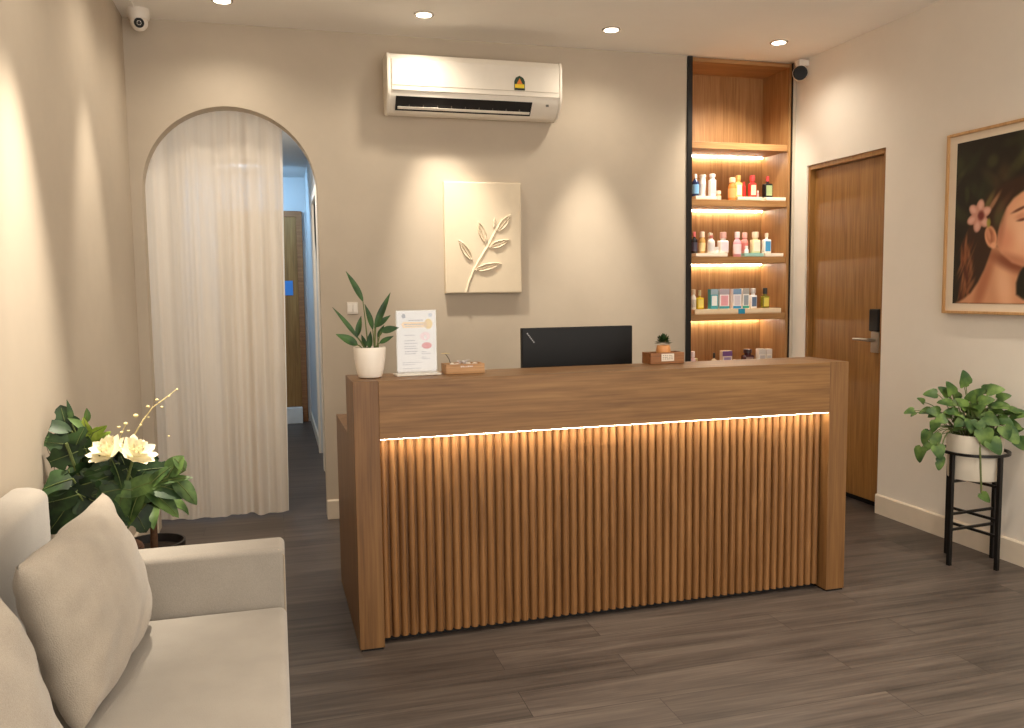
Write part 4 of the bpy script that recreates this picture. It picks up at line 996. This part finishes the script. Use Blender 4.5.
    sp.tube(line, [.003, .0028, .0025, .002, .0018, .0012], 6); sp.tube([P2(120, 455)-O, P2(121, 438)-O, P2(126, 427)-O], .0016, 5)
    for px, py, r in ((120, 429, .007), (126, 426, .009), (135, 419, .0105), (146, 411, .008), (154, 405, .0075), (128, 433, .006), (139, 428, .006), (146, 421, .005), (158, 412, .006), (122, 434, .007), (165, 402, .005), (172, 396, .005), (163, 440, .005)):
        bd.ball(P2(px, py, .004)-O, r*.72, 8, (1.2, 1, .85))
    sp.add(bd.v, bd.f); sp.build('flower_spray', M['bud'], t, smooth=True)
arrangement()

def small_tree():
    ox, oy = -.475, 3.37; O = Vector((ox, oy, 0))
    t = thing('potted_tree', 'small leafy plant on a brown stem in a black pot behind the sofa arm', 'plant', (ox, oy, 0))
    MB().lathe([(.07, 0), (.08, .01), (.098, .2), (.112, .455), (.113, .47), (.106, .47), (.10, .44), (0, .437)], n=36).build('pot', M['dark_pot'], t, smooth=True)
    MB().lathe([(.0995, .439), (.07, .445), (0, .448)], n=24).build('soil', M['soil'], t, smooth=True)
    MB().tube([(0, 0, .44), (.004, -.003, .56), (-.004, .0, .68)], [.014, .012, .010], 10).build('trunk', M['trunk'], t, smooth=True)
    lf = MB(); rr = random.Random(5)
    for i in range(15):
        a = i*2.4; q_ = i/15; b = Vector((-.004, -.0, .60+.08*q_)); el = .7-q_*.3
        leaf(lf, b, (math.cos(a), math.sin(a)*.8-.2, el), (-math.cos(a)*.3, -.4, 1), rr.uniform(.13, .18), rr.uniform(.05, .065), 'oval', 1.9, .25, 10)
    lf.v = [(max(v_[0], XL+.02-ox), v_[1], v_[2]) for v_ in lf.v]
    lf.build('foliage', M['leaf_mid'], t, smooth=True)
small_tree()

# ------------------------------------------------------------------ light, world, camera
def area(name, loc, rot, size, energy, col):
    l = bpy.data.lights.new(name, 'AREA'); l.energy = energy; l.color = col; l.shape = 'RECTANGLE'; l.size, l.size_y = size
    o = bpy.data.objects.new(name, l); COL.objects.link(o); o.location = loc; o.rotation_euler = rot; return o
# unseen blue area light, added behind the curtain for the corridor's daylight tint
area('corridor_blue_fill', (-.25, 8.5, 2.55), (math.radians(48), 0, 0), (.3, .5), 15, (.36, .66, 1.0))
area('curtain_backlight', (-.2, 6.6, 2.6), (0, 0, 0), (.3, .6), 13, (1.0, .92, .82))  # unseen warm area light added to backlight the curtain

w = bpy.data.worlds.new('room_ambience'); SC.world = w; w.use_nodes = True
bgn = w.node_tree.nodes['Background']; bgn.inputs[0].default_value = (1, .94, .865, 1); bgn.inputs[1].default_value = 2.15

cam = bpy.data.cameras.new('camera'); co = bpy.data.objects.new('camera', cam); COL.objects.link(co)
yaw, pit, rol = math.radians(15.5633), math.radians(5.0228), math.radians(-.6958)
fw = Vector((math.sin(yaw)*math.cos(pit), math.cos(yaw)*math.cos(pit), -math.sin(pit)))
rt = Vector((math.cos(yaw), -math.sin(yaw), 0)); up = rt.cross(fw)
r2_ = rt*math.cos(rol)+up*math.sin(rol); u2_ = up*math.cos(rol)-rt*math.sin(rol)
mw = Matrix((r2_, u2_, -fw)).transposed().to_4x4(); mw.translation = (0, 0, 1.4)
co.matrix_world = mw
cam.sensor_width = 36; cam.lens = 843.73*36/1024; cam.clip_start = .02
SC.camera = co
vs = SC.view_settings; SC.display_settings.display_device = 'sRGB'
vs.view_transform = 'Standard'; vs.look = 'None'; vs.gamma = 1; vs.use_curve_mapping = False; vs.exposure = 0.5
cy = SC.cycles
cy.use_denoising = True; cy.max_bounces = 10; cy.diffuse_bounces = 6; cy.transparent_max_bounces = 12; cy.sample_clamp_indirect = 6
cy.caustics_reflective = False; cy.caustics_refractive = False
